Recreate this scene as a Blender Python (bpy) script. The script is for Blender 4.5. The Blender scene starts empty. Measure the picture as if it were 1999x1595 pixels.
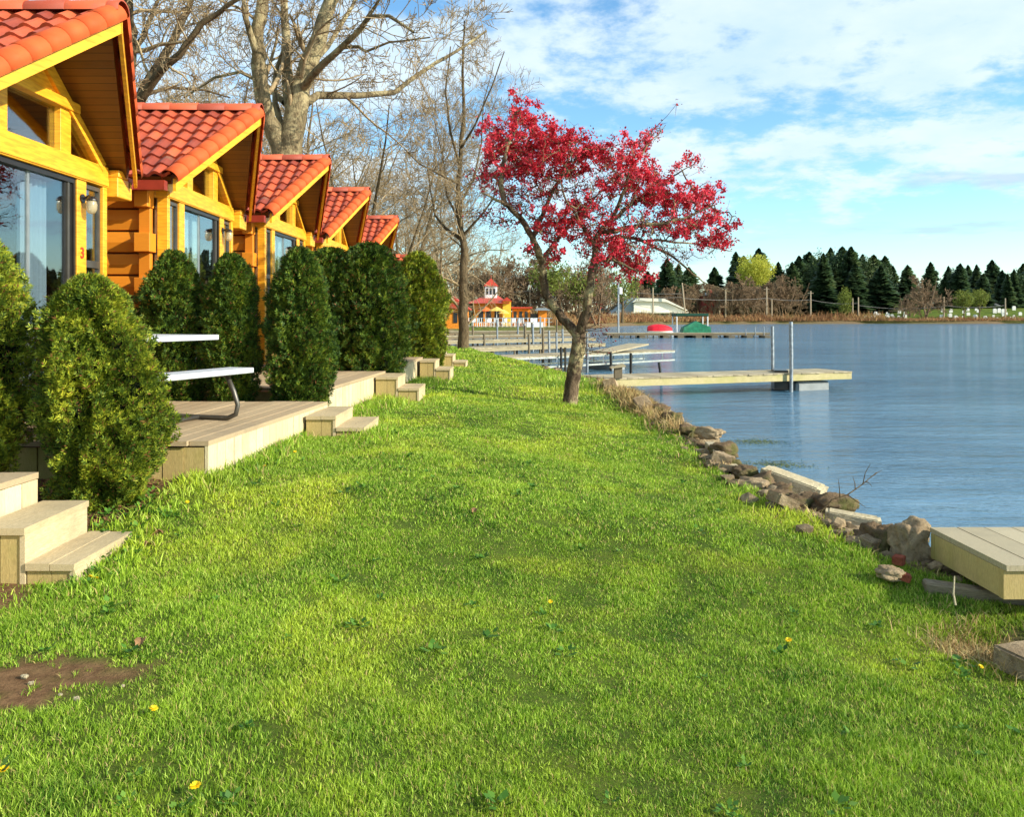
import bpy, bmesh, math, random
import numpy as np
from mathutils import Vector, Matrix, noise as mnoise
S = bpy.context.scene
COL = S.collection
R = math.radians
# ---------------------------------------------------------------- camera, sky, sun, exposure
# everything below is laid out in metres with z = 0 at eye level; LIFT raises it all at the end
LIFT = 1.5
FPX = 1600.0; HX = 1000.0; HY = 618.0
cam_d = bpy.data.cameras.new('camera'); cam = bpy.data.objects.new('camera', cam_d); COL.objects.link(cam)
cam_d.sensor_fit = 'HORIZONTAL'; cam_d.sensor_width = 36.0; cam_d.lens = 36.0*FPX/1999.0
cam_d.shift_x = 0.0; cam_d.shift_y = -(797.5-HY)/1999.0
cam_d.clip_start = 0.05; cam_d.clip_end = 3000
cam.location = (0, 0, 0); cam.rotation_euler = (R(90), 0, 0)
S.camera = cam
SUN_AZ = R(22); SUN_EL = R(25)      # sun stands over the lake, right of and a little behind the camera
sdir = Vector((math.cos(SUN_AZ)*math.cos(SUN_EL), -math.sin(SUN_AZ)*math.cos(SUN_EL), math.sin(SUN_EL)))
sl = bpy.data.lights.new('sun', 'SUN'); sun = bpy.data.objects.new('sun', sl); COL.objects.link(sun)
sl.energy = 4.9; sl.angle = R(0.5); sl.color = (1.0, 0.93, 0.78)
sun.rotation_euler = (-sdir).to_track_quat('-Z', 'Y').to_euler()
S.view_settings.view_transform = 'Standard'; S.view_settings.look = 'None'
S.view_settings.gamma = 1.0; S.view_settings.exposure = 0.62; S.view_settings.use_curve_mapping = False
S.render.resolution_x = 1024; S.render.resolution_y = 818

def sky_world():
    w = bpy.data.worlds.new('World'); S.world = w; w.use_nodes = True
    nt = w.node_tree; N = nt.nodes; L = nt.links; N.clear()
    def nd(t, **k):
        n = N.new(t)
        for a, b in k.items(): setattr(n, a, b)
        return n
    def mth(op, a, b=None, c=None, clamp=False):
        n = nd('ShaderNodeMath', operation=op, use_clamp=clamp)
        for i, v in enumerate((a, b, c)):
            if v is None: continue
            if isinstance(v, (int, float)): n.inputs[i].default_value = v
            else: L.new(v, n.inputs[i])
        return n.outputs[0]
    sky = nd('ShaderNodeTexSky', sky_type='NISHITA', sun_disc=False)
    sky.sun_elevation = SUN_EL; sky.sun_rotation = math.atan2(sdir.x, sdir.y)
    sky.air_density = 1.0; sky.dust_density = 0.35; sky.ozone_density = 2.6
    tc = nd('ShaderNodeTexCoord'); sp = nd('ShaderNodeSeparateXYZ'); L.new(tc.outputs['Generated'], sp.inputs[0])
    x, y, z = sp.outputs
    hl = mth('POWER', mth('ADD', mth('MULTIPLY', x, x), mth('MULTIPLY', y, y)), 0.5)
    el = mth('DIVIDE', z, hl)                       # tangent of the elevation
    zz = mth('ADD', mth('MAXIMUM', z, 0.0), 0.22)
    cv = nd('ShaderNodeCombineXYZ'); L.new(mth('DIVIDE', x, zz), cv.inputs[0]); L.new(mth('DIVIDE', y, zz), cv.inputs[1]); cv.inputs[2].default_value = 4.3
    def fbm(scale, det, rough, dist=0.0, src=cv.outputs[0], mapping=None):
        n = nd('ShaderNodeTexNoise'); n.inputs['Scale'].default_value = scale; n.inputs['Detail'].default_value = det
        n.inputs['Roughness'].default_value = rough; n.inputs['Distortion'].default_value = dist
        if mapping:
            m = nd('ShaderNodeMapping'); m.inputs['Scale'].default_value = mapping[0]; m.inputs['Location'].default_value = mapping[1]
            L.new(src, m.inputs[0]); src = m.outputs[0]
        L.new(src, n.inputs['Vector']); return n.outputs['Fac']
    cover = nd('ShaderNodeValToRGB'); cover.color_ramp.interpolation = 'EASE'
    L.new(mth('MULTIPLY', el, 2.0, clamp=True), cover.inputs[0])
    pts = [(0.0, .46), (.07, .42), (.13, .38), (.22, .42), (.30, .58), (.38, .62), (.46, .52), (.56, .66), (.68, .66), (.80, .58), (1.0, .60)]
    cr = cover.color_ramp.elements
    cr[0].position = 0; cr[0].color = (pts[0][1],)*3+(1,); cr[1].position = 1; cr[1].color = (pts[-1][1],)*3+(1,)
    for p, v in pts[1:-1]:
        e = cr.new(p); e.color = (v, v, v, 1)
    # more cloud to the right of the view
    az = mth('DIVIDE', x, mth('MAXIMUM', y, 0.05))
    side = mth('MULTIPLY', mth('MAXIMUM', mth('MINIMUM', az, 0.7), -0.7), -0.02)
    f1 = fbm(2.6, 7, .58, .15, mapping=((1.0, 1.15, 1), (3.1, .9, 0)))
    f2 = fbm(10.5, 6, .62, .1, mapping=((1.0, 1.0, 1), (5.2, 1.4, 0)))
    d = mth('ADD', mth('ADD', mth('MULTIPLY', f1, 1.0), mth('MULTIPLY', f2, .55)), mth('ADD', cover.outputs[0], side))
    mask = nd('ShaderNodeMapRange'); mask.interpolation_type = 'SMOOTHSTEP'; L.new(d, mask.inputs[0])
    mask.inputs[1].default_value = 1.22; mask.inputs[2].default_value = 1.46; mask.inputs[3].default_value = 0; mask.inputs[4].default_value = .86
    # small flat grey clouds low over the trees
    f3 = fbm(1.0, 5, .5, .1, src=tc.outputs['Generated'], mapping=((5.0, 5.0, 30.0), (2.35, .2, .9)))
    lowm = nd('ShaderNodeMapRange'); lowm.interpolation_type = 'SMOOTHSTEP'; L.new(f3, lowm.inputs[0])
    lowm.inputs[1].default_value = .60; lowm.inputs[2].default_value = .69; lowm.inputs[4].default_value = .55
    band = nd('ShaderNodeMapRange'); band.interpolation_type = 'SMOOTHSTEP'; L.new(el, band.inputs[0])
    band.inputs[1].default_value = .2; band.inputs[2].default_value = .14
    lowf = mth('MULTIPLY', lowm.outputs[0], band.outputs[0])
    hsv = nd('ShaderNodeHueSaturation'); hsv.inputs['Saturation'].default_value = 1.12; hsv.inputs['Value'].default_value = 1.0
    L.new(sky.outputs[0], hsv.inputs['Color'])
    tint = nd('ShaderNodeMix', data_type='RGBA', blend_type='MULTIPLY'); tint.inputs[0].default_value = 1
    L.new(hsv.outputs[0], tint.inputs[6]); tint.inputs[7].default_value = SKYTINT
    shade = nd('ShaderNodeMapRange'); L.new(fbm(3.0, 5, .6, 0, mapping=((1, 1, 1), (9, 2, 3))), shade.inputs[0])
    shade.inputs[1].default_value = .35; shade.inputs[2].default_value = .7
    cc = nd('ShaderNodeMix', data_type='RGBA'); L.new(shade.outputs[0], cc.inputs[0]); cc.inputs[6].default_value = CLOUD_A; cc.inputs[7].default_value = CLOUD_B
    m1 = nd('ShaderNodeMix', data_type='RGBA'); L.new(mask.outputs[0], m1.inputs[0]); L.new(tint.outputs[2], m1.inputs[6]); L.new(cc.outputs[2], m1.inputs[7])
    m2 = nd('ShaderNodeMix', data_type='RGBA'); L.new(lowf, m2.inputs[0]); L.new(m1.outputs[2], m2.inputs[6]); m2.inputs[7].default_value = CLOUD_G
    bg = nd('ShaderNodeBackground'); bg.inputs[1].default_value = 0.11; L.new(m2.outputs[2], bg.inputs[0])
    out = nd('ShaderNodeOutputWorld'); L.new(bg.outputs[0], out.inputs[0])
SKYTINT = (1.35, 1.55, 1.50, 1)
CLOUD_A = (5.7, 6.5, 6.9, 1); CLOUD_B = (4.3, 5.6, 6.7, 1); CLOUD_G = (3.2, 4.2, 5.6, 1)
sky_world()

# ---------------------------------------------------------------- helpers
def P(px, py, d):
    return Vector(((px-HX)/FPX*d, d, (HY-py)/FPX*d))
def tag(o, label=None, cat=None, group=None, kind=None):
    if label: o['label'] = label
    if cat: o['category'] = cat
    if group: o['group'] = group
    if kind: o['kind'] = kind
    return o
def empty(name, loc, label, cat, group=None, rz=0):
    o = bpy.data.objects.new(name, None); COL.objects.link(o); o.location = loc; o.rotation_euler = (0, 0, rz)
    o.empty_display_size = .2
    return tag(o, label, cat, group)
def kids(o): return [c for c in bpy.data.objects if c.parent == o]
def copy_tree(o, parent=None):
    c = o.copy(); COL.objects.link(c); c.parent = parent
    for ch in kids(o): copy_tree(ch, c)
    return c
def link_mesh(name, me, mat, parent=None, smooth=False):
    o = bpy.data.objects.new(name, me); COL.objects.link(o)
    if mat is not None and not me.materials: me.materials.append(mat)
    if parent is not None: o.parent = parent
    if smooth: me.shade_smooth()
    return o
class MB:
    def __init__(s): s.v = []; s.f = []
    def add(s, vs, fs):
        b = len(s.v); s.v += [tuple(v) for v in vs]; s.f += [tuple(i+b for i in f) for f in fs]; return s
    def box(s, x0, x1, y0, y1, z0, z1):
        return s.add([(x0,y0,z0),(x1,y0,z0),(x1,y1,z0),(x0,y1,z0),(x0,y0,z1),(x1,y0,z1),(x1,y1,z1),(x0,y1,z1)],
              [(0,3,2,1),(4,5,6,7),(0,1,5,4),(1,2,6,5),(2,3,7,6),(3,0,4,7)])
    def beam(s, p0, p1, w, h, up=(0,0,1)):
        p0 = Vector(p0); p1 = Vector(p1); d = (p1-p0).normalized(); sd = d.cross(Vector(up)).normalized()*(w/2); u = sd.cross(d).normalized()*(h/2)
        return s.add([p0-sd-u,p0+sd-u,p0+sd+u,p0-sd+u,p1-sd-u,p1+sd-u,p1+sd+u,p1-sd+u],
              [(0,3,2,1),(4,5,6,7),(0,1,5,4),(1,2,6,5),(2,3,7,6),(3,0,4,7)])
    def tube(s, pts, rad, n=6, cap=True):
        pts = [Vector(p) for p in pts]; m = len(pts)
        if not hasattr(rad, '__len__'): rad = [rad]*m
        t0 = (pts[1]-pts[0]).normalized(); a = Vector((0,0,1)) if abs(t0.z) < .8 else Vector((1,0,0)); u = t0.cross(a).normalized()
        vs = []
        for i in range(m):
            t = (pts[min(i+1,m-1)]-pts[max(i-1,0)]).normalized()
            u = (u-t*u.dot(t));
            if u.length < 1e-5: u = t.orthogonal()
            u.normalize(); w = t.cross(u)
            for k in range(n):
                an = 2*math.pi*k/n; vs.append(pts[i]+(u*math.cos(an)+w*math.sin(an))*rad[i])
        fs = [(i*n+k, i*n+(k+1)%n, (i+1)*n+(k+1)%n, (i+1)*n+k) for i in range(m-1) for k in range(n)]
        if cap and n > 3: fs += [tuple(range(n))[::-1], tuple((m-1)*n+k for k in range(n))]
        return s.add(vs, fs)
    def prism(s, poly, off):
        n = len(poly); off = Vector(off); vs = [Vector(p) for p in poly]; vs += [v+off for v in vs]
        fs = [tuple(range(n))[::-1], tuple(range(n, 2*n))]+[(i, (i+1)%n, n+(i+1)%n, n+i) for i in range(n)]
        return s.add(vs, fs)
    def lathe(s, prof, c=(0,0,0), n=12):
        c = Vector(c); vs = []
        for r, z in prof:
            for k in range(n):
                a = 2*math.pi*k/n; vs.append(c+Vector((r*math.cos(a), r*math.sin(a), z)))
        m = len(prof)
        return s.add(vs, [(i*n+k, i*n+(k+1)%n, (i+1)*n+(k+1)%n, (i+1)*n+k) for i in range(m-1) for k in range(n)])
    def build(s, name, mat, parent=None, smooth=False, bevel=0, local=False, angle=None):
        me = bpy.data.meshes.new(name)
        off = Vector((0,0,0))
        if parent is not None and not local:
            q = parent
            while q is not None: off += q.location; q = q.parent
        me.from_pydata([(v[0]-off.x, v[1]-off.y, v[2]-off.z) for v in s.v], [], s.f); me.update()
        if s.f:
            bm = bmesh.new(); bm.from_mesh(me); bmesh.ops.recalc_face_normals(bm, faces=bm.faces)
            if bevel: bmesh.ops.bevel(bm, geom=bm.edges[:], offset=bevel, segments=1, affect='EDGES', clamp_overlap=True)
            bm.to_mesh(me); bm.free()
        return link_mesh(name, me, mat, parent, smooth)
def base_origin(o):
    """move a top-level mesh's origin to the bottom centre of its vertices"""
    n = len(o.data.vertices); a = np.empty(n*3); o.data.vertices.foreach_get('co', a); a = a.reshape(-1,3)
    c = np.array([(a[:,0].min()+a[:,0].max())/2, (a[:,1].min()+a[:,1].max())/2, a[:,2].min()])
    o.data.vertices.foreach_set('co', (a-c).ravel()); o.data.update(); o.location = Vector(c); return o
def np_mesh(name, V, F, mat, parent=None, smooth=False):
    """V (n,3); F (m,k) uniform polygons"""
    me = bpy.data.meshes.new(name); n = len(V); m, k = F.shape
    me.vertices.add(n); me.vertices.foreach_set('co', np.ascontiguousarray(V, dtype=np.float32).ravel())
    me.loops.add(m*k); me.loops.foreach_set('vertex_index', np.ascontiguousarray(F, dtype=np.int32).ravel())
    me.polygons.add(m); me.polygons.foreach_set('loop_start', np.arange(0, m*k, k, dtype=np.int32))
    me.update(calc_edges=True); me.validate()
    return link_mesh(name, me, mat, parent, smooth)
def np_tris(name, parts, mat, parent=None):
    return np_mesh(name, *parts, mat, parent)
rng = np.random.default_rng(7); rnd = random.Random(11)
def vnoise(x, y, s, seed=0):
    """smooth value noise in numpy, about -1..1"""
    x = np.asarray(x, float)/s+100; y = np.asarray(y, float)/s+100
    xi = np.floor(x); yi = np.floor(y); fx = x-xi; fy = y-yi; fx = fx*fx*(3-2*fx); fy = fy*fy*(3-2*fy)
    def h(a, b): return np.modf(np.abs(np.sin(a*127.1+b*311.7+seed*17.3)*43758.5453))[0]*2-1
    return (h(xi,yi)*(1-fx)+h(xi+1,yi)*fx)*(1-fy)+(h(xi,yi+1)*(1-fx)+h(xi+1,yi+1)*fx)*fy
def sst(a, b, x):
    t = np.clip((np.asarray(x, float)-a)/(b-a), 0, 1); return t*t*(3-2*t)

# ---------------------------------------------------------------- materials
class NT:
    def __init__(s, name):
        s.m = bpy.data.materials.new(name); s.m.use_nodes = True; s.t = s.m.node_tree; s.t.nodes.clear(); s.L = s.t.links
    def n(s, t, **k):
        n = s.t.nodes.new(t)
        for a, b in k.items(): setattr(n, a, b)
        return n
    def put(s, sock, v):
        if v is None: return
        if hasattr(v, 'links') or isinstance(v, bpy.types.NodeSocket): s.L.new(v, sock)
        elif isinstance(v, (tuple, list)) and len(v) == 3 and sock.type == 'RGBA': sock.default_value = (*v, 1)
        else: sock.default_value = v
    def math(s, op, a, b=None, clamp=False):
        n = s.n('ShaderNodeMath', operation=op, use_clamp=clamp); s.put(n.inputs[0], a); s.put(n.inputs[1], b); return n.outputs[0]
    def mix(s, f, a, b, blend='MIX'):
        n = s.n('ShaderNodeMix', data_type='RGBA', blend_type=blend); s.put(n.inputs[0], f); s.put(n.inputs[6], a); s.put(n.inputs[7], b); return n.outputs[2]
    def pos(s): return s.n('ShaderNodeNewGeometry').outputs['Position']
    def obj(s): return s.n('ShaderNodeTexCoord').outputs['Object']
    def isl(s): return s.n('ShaderNodeNewGeometry').outputs['Random Per Island']
    def noise(s, scale, det=4, rough=.55, vec=None, mp=None, dist=0):
        n = s.n('ShaderNodeTexNoise'); n.inputs['Scale'].default_value = scale; n.inputs['Detail'].default_value = det; n.inputs['Roughness'].default_value = rough; n.inputs['Distortion'].default_value = dist
        v = vec if vec is not None else s.obj()
        if mp:
            m = s.n('ShaderNodeMapping'); m.inputs['Scale'].default_value = mp; s.L.new(v, m.inputs[0]); v = m.outputs[0]
        s.L.new(v, n.inputs['Vector']); return n.outputs['Fac']
    def ramp(s, f, lo, hi, a=0., b=1.):
        n = s.n('ShaderNodeMapRange'); s.put(n.inputs[0], f); n.inputs[1].default_value = lo; n.inputs[2].default_value = hi; n.inputs[3].default_value = a; n.inputs[4].default_value = b; return n.outputs[0]
    def bump(s, h, st=.4, dist=.01):
        n = s.n('ShaderNodeBump'); n.inputs['Strength'].default_value = st; n.inputs['Distance'].default_value = dist; s.L.new(h, n.inputs['Height']); return n.outputs[0]
    def princ(s, col, rough=.7, spec=.3, normal=None, metal=0., **k):
        p = s.n('ShaderNodeBsdfPrincipled'); s.put(p.inputs['Base Color'], col); s.put(p.inputs['Roughness'], rough)
        p.inputs['Specular IOR Level'].default_value = spec; p.inputs['Metallic'].default_value = metal
        if normal is not None: s.L.new(normal, p.inputs['Normal'])
        for a, b in k.items(): s.put(p.inputs[a], b)
        return p.outputs[0]
    def out(s, sh):
        o = s.n('ShaderNodeOutputMaterial'); s.L.new(sh, o.inputs[0]); return s.m
def m_plain(name, c, rough=.6, spec=.3, metal=0., var=.15, sc=6., bump=.0):
    t = NT(name); f = t.noise(sc, 5); dk = tuple(v*(1-var*1.6) for v in c); lt = tuple(min(1, v*(1+var)) for v in c)
    nm = t.bump(t.noise(sc*5, 6), bump, .02) if bump else None
    return t.out(t.princ(t.mix(t.ramp(f, .3, .7), dk, lt), rough, spec, nm, metal))
def m_wood(name, a, b, grain=(1, 12, 12), rough=.75, knots=.4, isl=.5, green=None, spec=.2):
    """weathered / stained boards: every board (mesh island) gets its own tone, fine grain along the local axis with scale 1"""
    t = NT(name); g = t.noise(7, 8, .65, mp=grain, dist=.6); fine = t.noise(30, 5, .7, mp=grain)
    f = t.math('ADD', t.math('MULTIPLY', g, 1-isl), t.math('MULTIPLY', t.isl(), isl))
    c = t.mix(t.ramp(f, .2, .85), a, b)
    c = t.mix(t.ramp(fine, .40, .64, 0, knots+.15), c, tuple(v*.45 for v in a)); c = t.mix(t.ramp(t.noise(1.7, 6, .7), .50, .68, 0, .45), c, tuple(.55*v+.04 for v in a))
    if green: c = t.mix(t.ramp(t.noise(2.2, 5), .48, .66, 0, .55), c, green)
    return t.out(t.princ(c, rough, spec, t.bump(t.math('ADD', g, fine), .35, .006)))
def m_leaf(name, cols, rough=.55, transl=.3, patch=1.2, patch_amt=.5, spec=.25, brown=0.):
    """foliage: colour by island, mixed with broad patches of new and old growth"""
    t = NT(name); i = t.isl(); n = t.noise(patch, 4, .6, vec=t.pos())
    f = t.math('ADD', t.math('MULTIPLY', i, 1-patch_amt), t.math('MULTIPLY', t.ramp(n, .3, .7), patch_amt))
    r = t.n('ShaderNodeValToRGB'); t.L.new(f, r.inputs[0]); e = r.color_ramp.elements
    e[0].position = .05; e[0].color = (*cols[0], 1); e[1].position = .95; e[1].color = (*cols[-1], 1)
    for k, c in enumerate(cols[1:-1]): q = e.new(.05+.9*(k+1)/(len(cols)-1)); q.color = (*c, 1)
    if brown: c = t.mix(t.math('GREATER_THAN', t.math('FRACT', t.math('MULTIPLY', i, 53.7)), 1-brown), r.outputs[0], (.20, .09, .03))
    else: c = r.outputs[0]
    p = t.princ(c, rough, spec); tr = t.n('ShaderNodeBsdfTranslucent'); t.L.new(c, tr.inputs[0])
    mx = t.n('ShaderNodeMixShader'); mx.inputs[0].default_value = transl; t.L.new(p, mx.inputs[1]); t.L.new(tr.outputs[0], mx.inputs[2])
    return t.out(mx.outputs[0])
M = {}
M['fir_yellow'] = None
def trim_mat(name, a, b):
    t = NT(name); g = t.noise(5, 6, .6, mp=(1, 1, 9)); c = t.mix(t.ramp(g, .3, .7), a, b)
    return t.out(t.princ(c, .42, .35, t.bump(t.noise(30, 5, .6, mp=(1, 3, 3)), .12, .004)))
M['trim'] = trim_mat('yellow_stained_timber', (.62, .25, .014), (.93, .49, .03))
t = NT('orange_log_siding'); g = t.noise(5, 7, .65, mp=(1, 8, 8)); c = t.mix(t.math('ADD', t.math('MULTIPLY', g, .6), t.math('MULTIPLY', t.isl(), .4)), (.52, .15, .012), (.78, .29, .02)); M['log'] = t.out(t.princ(c, .5, .3, t.bump(g, .2, .005)))
t = NT('shade_toned_soffit_planks')  # brown-orange planks, base colour darkened for the shade of the downward face
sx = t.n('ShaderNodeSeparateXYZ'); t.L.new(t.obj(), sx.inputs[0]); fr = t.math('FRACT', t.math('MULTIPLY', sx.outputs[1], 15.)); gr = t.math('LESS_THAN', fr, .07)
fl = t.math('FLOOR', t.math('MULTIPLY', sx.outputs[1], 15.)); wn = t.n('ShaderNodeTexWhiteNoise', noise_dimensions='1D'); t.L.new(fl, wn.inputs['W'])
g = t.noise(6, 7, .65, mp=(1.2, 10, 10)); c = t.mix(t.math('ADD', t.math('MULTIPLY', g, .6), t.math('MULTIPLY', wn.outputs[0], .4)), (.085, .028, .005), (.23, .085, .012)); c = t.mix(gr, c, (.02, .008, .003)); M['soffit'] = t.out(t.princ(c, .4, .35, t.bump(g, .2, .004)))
t = NT('clay_roof_tile'); i = t.isl(); g = t.noise(9, 5); c = t.mix(t.ramp(i, .0, 1.), (.22, .038, .022), (.68, .125, .04)); c = t.mix(t.ramp(g, .45, .75, 0, .5), c, (.33, .085, .05)); oi = t.n('ShaderNodeObjectInfo'); c = t.mix(t.math('MULTIPLY', oi.outputs['Random'], .28), c, (.30, .06, .035)); c = t.mix(t.ramp(t.noise(3.1, 8, .75), .60, .70, 0, .55), c, (.20, .16, .10)); M['tile'] = t.out(t.princ(c, .6, .3, t.bump(t.noise(60, 4), .25, .004)))
M['cap'] = m_plain('clay_barrel_cap', (.64, .105, .028), .65, .15, var=.14, sc=5)
M['gutter'] = m_plain('red_brown_gutter', (.30, .035, .015), .45)
M['black'] = m_plain('black_door_frame', (.018, .016, .014), .35, .5)
M['alu'] = m_plain('pale_metal_frame', (.45, .47, .46), .35, .5, .7)
M['galv'] = m_plain('galvanised_post', (.30, .33, .36), .45, .5, .6, var=.25, sc=12)
M['steel'] = m_plain('dull_bench_tube', (.13, .12, .10), .45, .5, .6)
M['white'] = m_plain('white_paint', (.82, .82, .80), .55, var=.08)
M['whitebench'] = m_plain('white_bench_plank', (.50, .52, .54), .5, var=.05)
M['dark'] = m_plain('dark_interior', (.05, .038, .03), .8)
M['room'] = m_plain('room_panelling', (.16, .085, .04), .6)
M['curtain'] = m_leaf('pale_curtain', [(.50, .66, .68), (.72, .84, .82)], .8, .35, 1., .9)
M['curtain_grey'] = m_leaf('blue_grey_curtain', [(.30, .36, .46), (.48, .54, .60)], .8, .3, 1., .9)
M['red'] = m_plain('red_number_paint', (.60, .05, .015), .4)
def glass(name, tint, ior, dark=0.):
    t = NT(name); ge = t.n('ShaderNodeNewGeometry'); vm = t.n('ShaderNodeVectorMath', operation='DOT_PRODUCT'); t.L.new(ge.outputs['Incoming'], vm.inputs[0]); t.L.new(ge.outputs['Normal'], vm.inputs[1])
    fr = t.math('ADD', t.math('MULTIPLY', t.math('POWER', t.math('SUBTRACT', 1.0, t.math('ABSOLUTE', vm.outputs['Value'])), 4.0), .87), .13)
    nz = t.bump(t.noise(1.3, 2), .06, .05); gl = t.n('ShaderNodeBsdfGlossy'); gl.inputs['Roughness'].default_value = .01; t.L.new(nz, gl.inputs['Normal']); gl.inputs[0].default_value = (.95, .97, 1, 1)
    tr = t.n('ShaderNodeBsdfTransparent'); tr.inputs[0].default_value = (*tint, 1)
    mx = t.n('ShaderNodeMixShader'); t.L.new(fr, mx.inputs[0]); t.L.new(tr.outputs[0], mx.inputs[1]); t.L.new(gl.outputs[0], mx.inputs[2]); return t.out(mx.outputs[0])
M['glass'] = glass('window_glass', (.85, .90, .90), 1.75)
t = NT('lamp_jar'); tr = t.n('ShaderNodeBsdfTransparent'); tr.inputs[0].default_value = (.95, .9, .8, 1); mx = t.n('ShaderNodeMixShader'); mx.inputs[0].default_value = .55
t.L.new(tr.outputs[0], mx.inputs[1]); t.L.new(t.princ((.60, .50, .30), .15, .6), mx.inputs[2]); M['jar'] = t.out(mx.outputs[0])
M['deck'] = m_wood('weathered_deck_boards', (.36, .26, .15), (.60, .46, .28), grain=(1, 10, 10), isl=.35)
M['skirt'] = m_wood('pale_skirt_boards', (.54, .43, .25), (.76, .65, .42), grain=(8, 8, 1), isl=.45, knots=.15)
M['skirt2'] = m_wood('olive_shade_skirt_boards', (.42, .30, .11), (.58, .45, .19), grain=(8, 8, 1), isl=.5, knots=.3, green=(.30, .28, .06))  # dimmer light on the near sides is put into this olive colour
M['stepw'] = m_wood('worn_step_boards', (.42, .32, .17), (.66, .53, .32), grain=(8, 1, 8), isl=.4, knots=.25)
M['dockw'] = m_wood('dock_planks', (.34, .28, .17), (.60, .51, .33), grain=(10, 10, 1), isl=.6)
M['dockf'] = m_wood('dock_fascia', (.44, .36, .16), (.68, .60, .33), grain=(1, 1, 8), isl=.3, green=(.35, .33, .10))
M['dockm'] = m_wood('mid_grey_timber', (.26, .22, .13), (.44, .38, .24), grain=(1, 1, 8))
M['dockd'] = m_wood('dark_old_timber', (.14, .11, .07), (.26, .21, .13), grain=(1, 1, 8))
M['float'] = m_plain('grey_plastic_float', (.28, .30, .30), .5, var=.1)
M['umbo'] = m_plain('orange_canvas', (.85, .16, .03), .7); M['umby'] = m_plain('yellow_canvas', (.85, .55, .10), .7)
M['rcover'] = m_plain('red_boat_cover', (.62, .015, .03), .55, var=.25, sc=3, bump=.3); M['gcover'] = m_plain('green_boat_cover', (.012, .16, .08), .55, var=.25, sc=3, bump=.3); M['gdark'] = m_plain('dark_green_canopy', (.01, .06, .035), .6)
M['redroof'] = m_plain('red_metal_roof', (.50, .06, .03), .5, var=.2, sc=8); M['orwall'] = m_plain('orange_timber_wall', (.80, .26, .02), .6, var=.2); M['yelwall'] = m_plain('yellow_timber_wall', (.85, .50, .04), .6)
M['brick'] = m_plain('red_brick', (.36, .06, .045), .85, var=.3, sc=1.5); M['greyroof'] = m_plain('grey_roof', (.25, .29, .31), .6); M['cream'] = m_plain('cream_wall', (.80, .76, .62), .7, var=.06); M['winblack'] = m_plain('far_window', (.03, .035, .04), .2, .6)
M['stone'] = m_plain('pale_headstone', (.72, .71, .66), .7); M['polew'] = m_plain('utility_pole_wood', (.42, .33, .22), .8, var=.2); M['wire'] = m_plain('overhead_cable', (.30, .28, .25), .6)
def bark(name, a, b, sc=10, lich=None):
    t = NT(name); n = t.noise(sc, 8, .7, mp=(1, 1, .35)); w = t.noise(sc*4, 5, .7, mp=(1, 1, .3)); c = t.mix(t.ramp(n, .35, .65), a, b)
    if lich: c = t.mix(t.ramp(t.noise(sc*.35, 6, .65), .50, .60), c, lich)
    return t.out(t.princ(c, .9, .1, t.bump(t.math('ADD', n, w), 1., .06)))
M['bark_pale'] = bark('pale_lichened_bark', (.11, .08, .045), (.34, .27, .15), 6, (.46, .38, .21))
M['bark_brown'] = bark('grey_brown_bark', (.075, .052, .03), (.21, .155, .085), 10)
M['bark_twig'] = bark('fine_twig_bark', (.22, .155, .085), (.46, .35, .20), 2)
M['bark_far'] = bark('distant_bare_twigs', (.16, .10, .06), (.34, .24, .14), 1)
M['bark_red'] = bark('dark_flowering_tree_bark', (.05, .032, .02), (.27, .19, .12), 9, (.50, .42, .22))
M['needle'] = m_leaf('dark_conifer_needles', [(.008, .022, .010), (.022, .052, .018), (.055, .095, .028), (.14, .17, .055)], .6, .1, .10, .6)
M['willow'] = m_leaf('yellow_green_new_leaves', [(.30, .33, .03), (.50, .50, .06), (.60, .58, .10)], .6, .4, .2, .5)
M['newleaf'] = m_leaf('fresh_olive_leaves', [(.10, .14, .02), (.20, .24, .04), (.26, .26, .05)], .6, .35, .2, .5)
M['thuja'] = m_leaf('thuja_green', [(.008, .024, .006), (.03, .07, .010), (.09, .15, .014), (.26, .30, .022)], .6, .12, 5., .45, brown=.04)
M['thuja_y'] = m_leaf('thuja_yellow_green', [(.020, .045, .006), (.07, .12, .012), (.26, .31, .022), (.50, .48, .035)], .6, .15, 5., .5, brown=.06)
M['thuja_core'] = m_plain('thuja_dark_core', (.012, .016, .007), .9, .05, sc=20)  # near-black colour of the added light-blocking core
M['blossom'] = m_leaf('crimson_blossom', [(.20, .010, .014), (.52, .018, .035), (.82, .055, .09), (.92, .17, .22)], .5, .35, 1.3, .45)
M['redleaf'] = m_leaf('dark_red_young_leaf', [(.06, .012, .008), (.16, .022, .016), (.34, .03, .03)], .5, .3, 1.5, .3)
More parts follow.
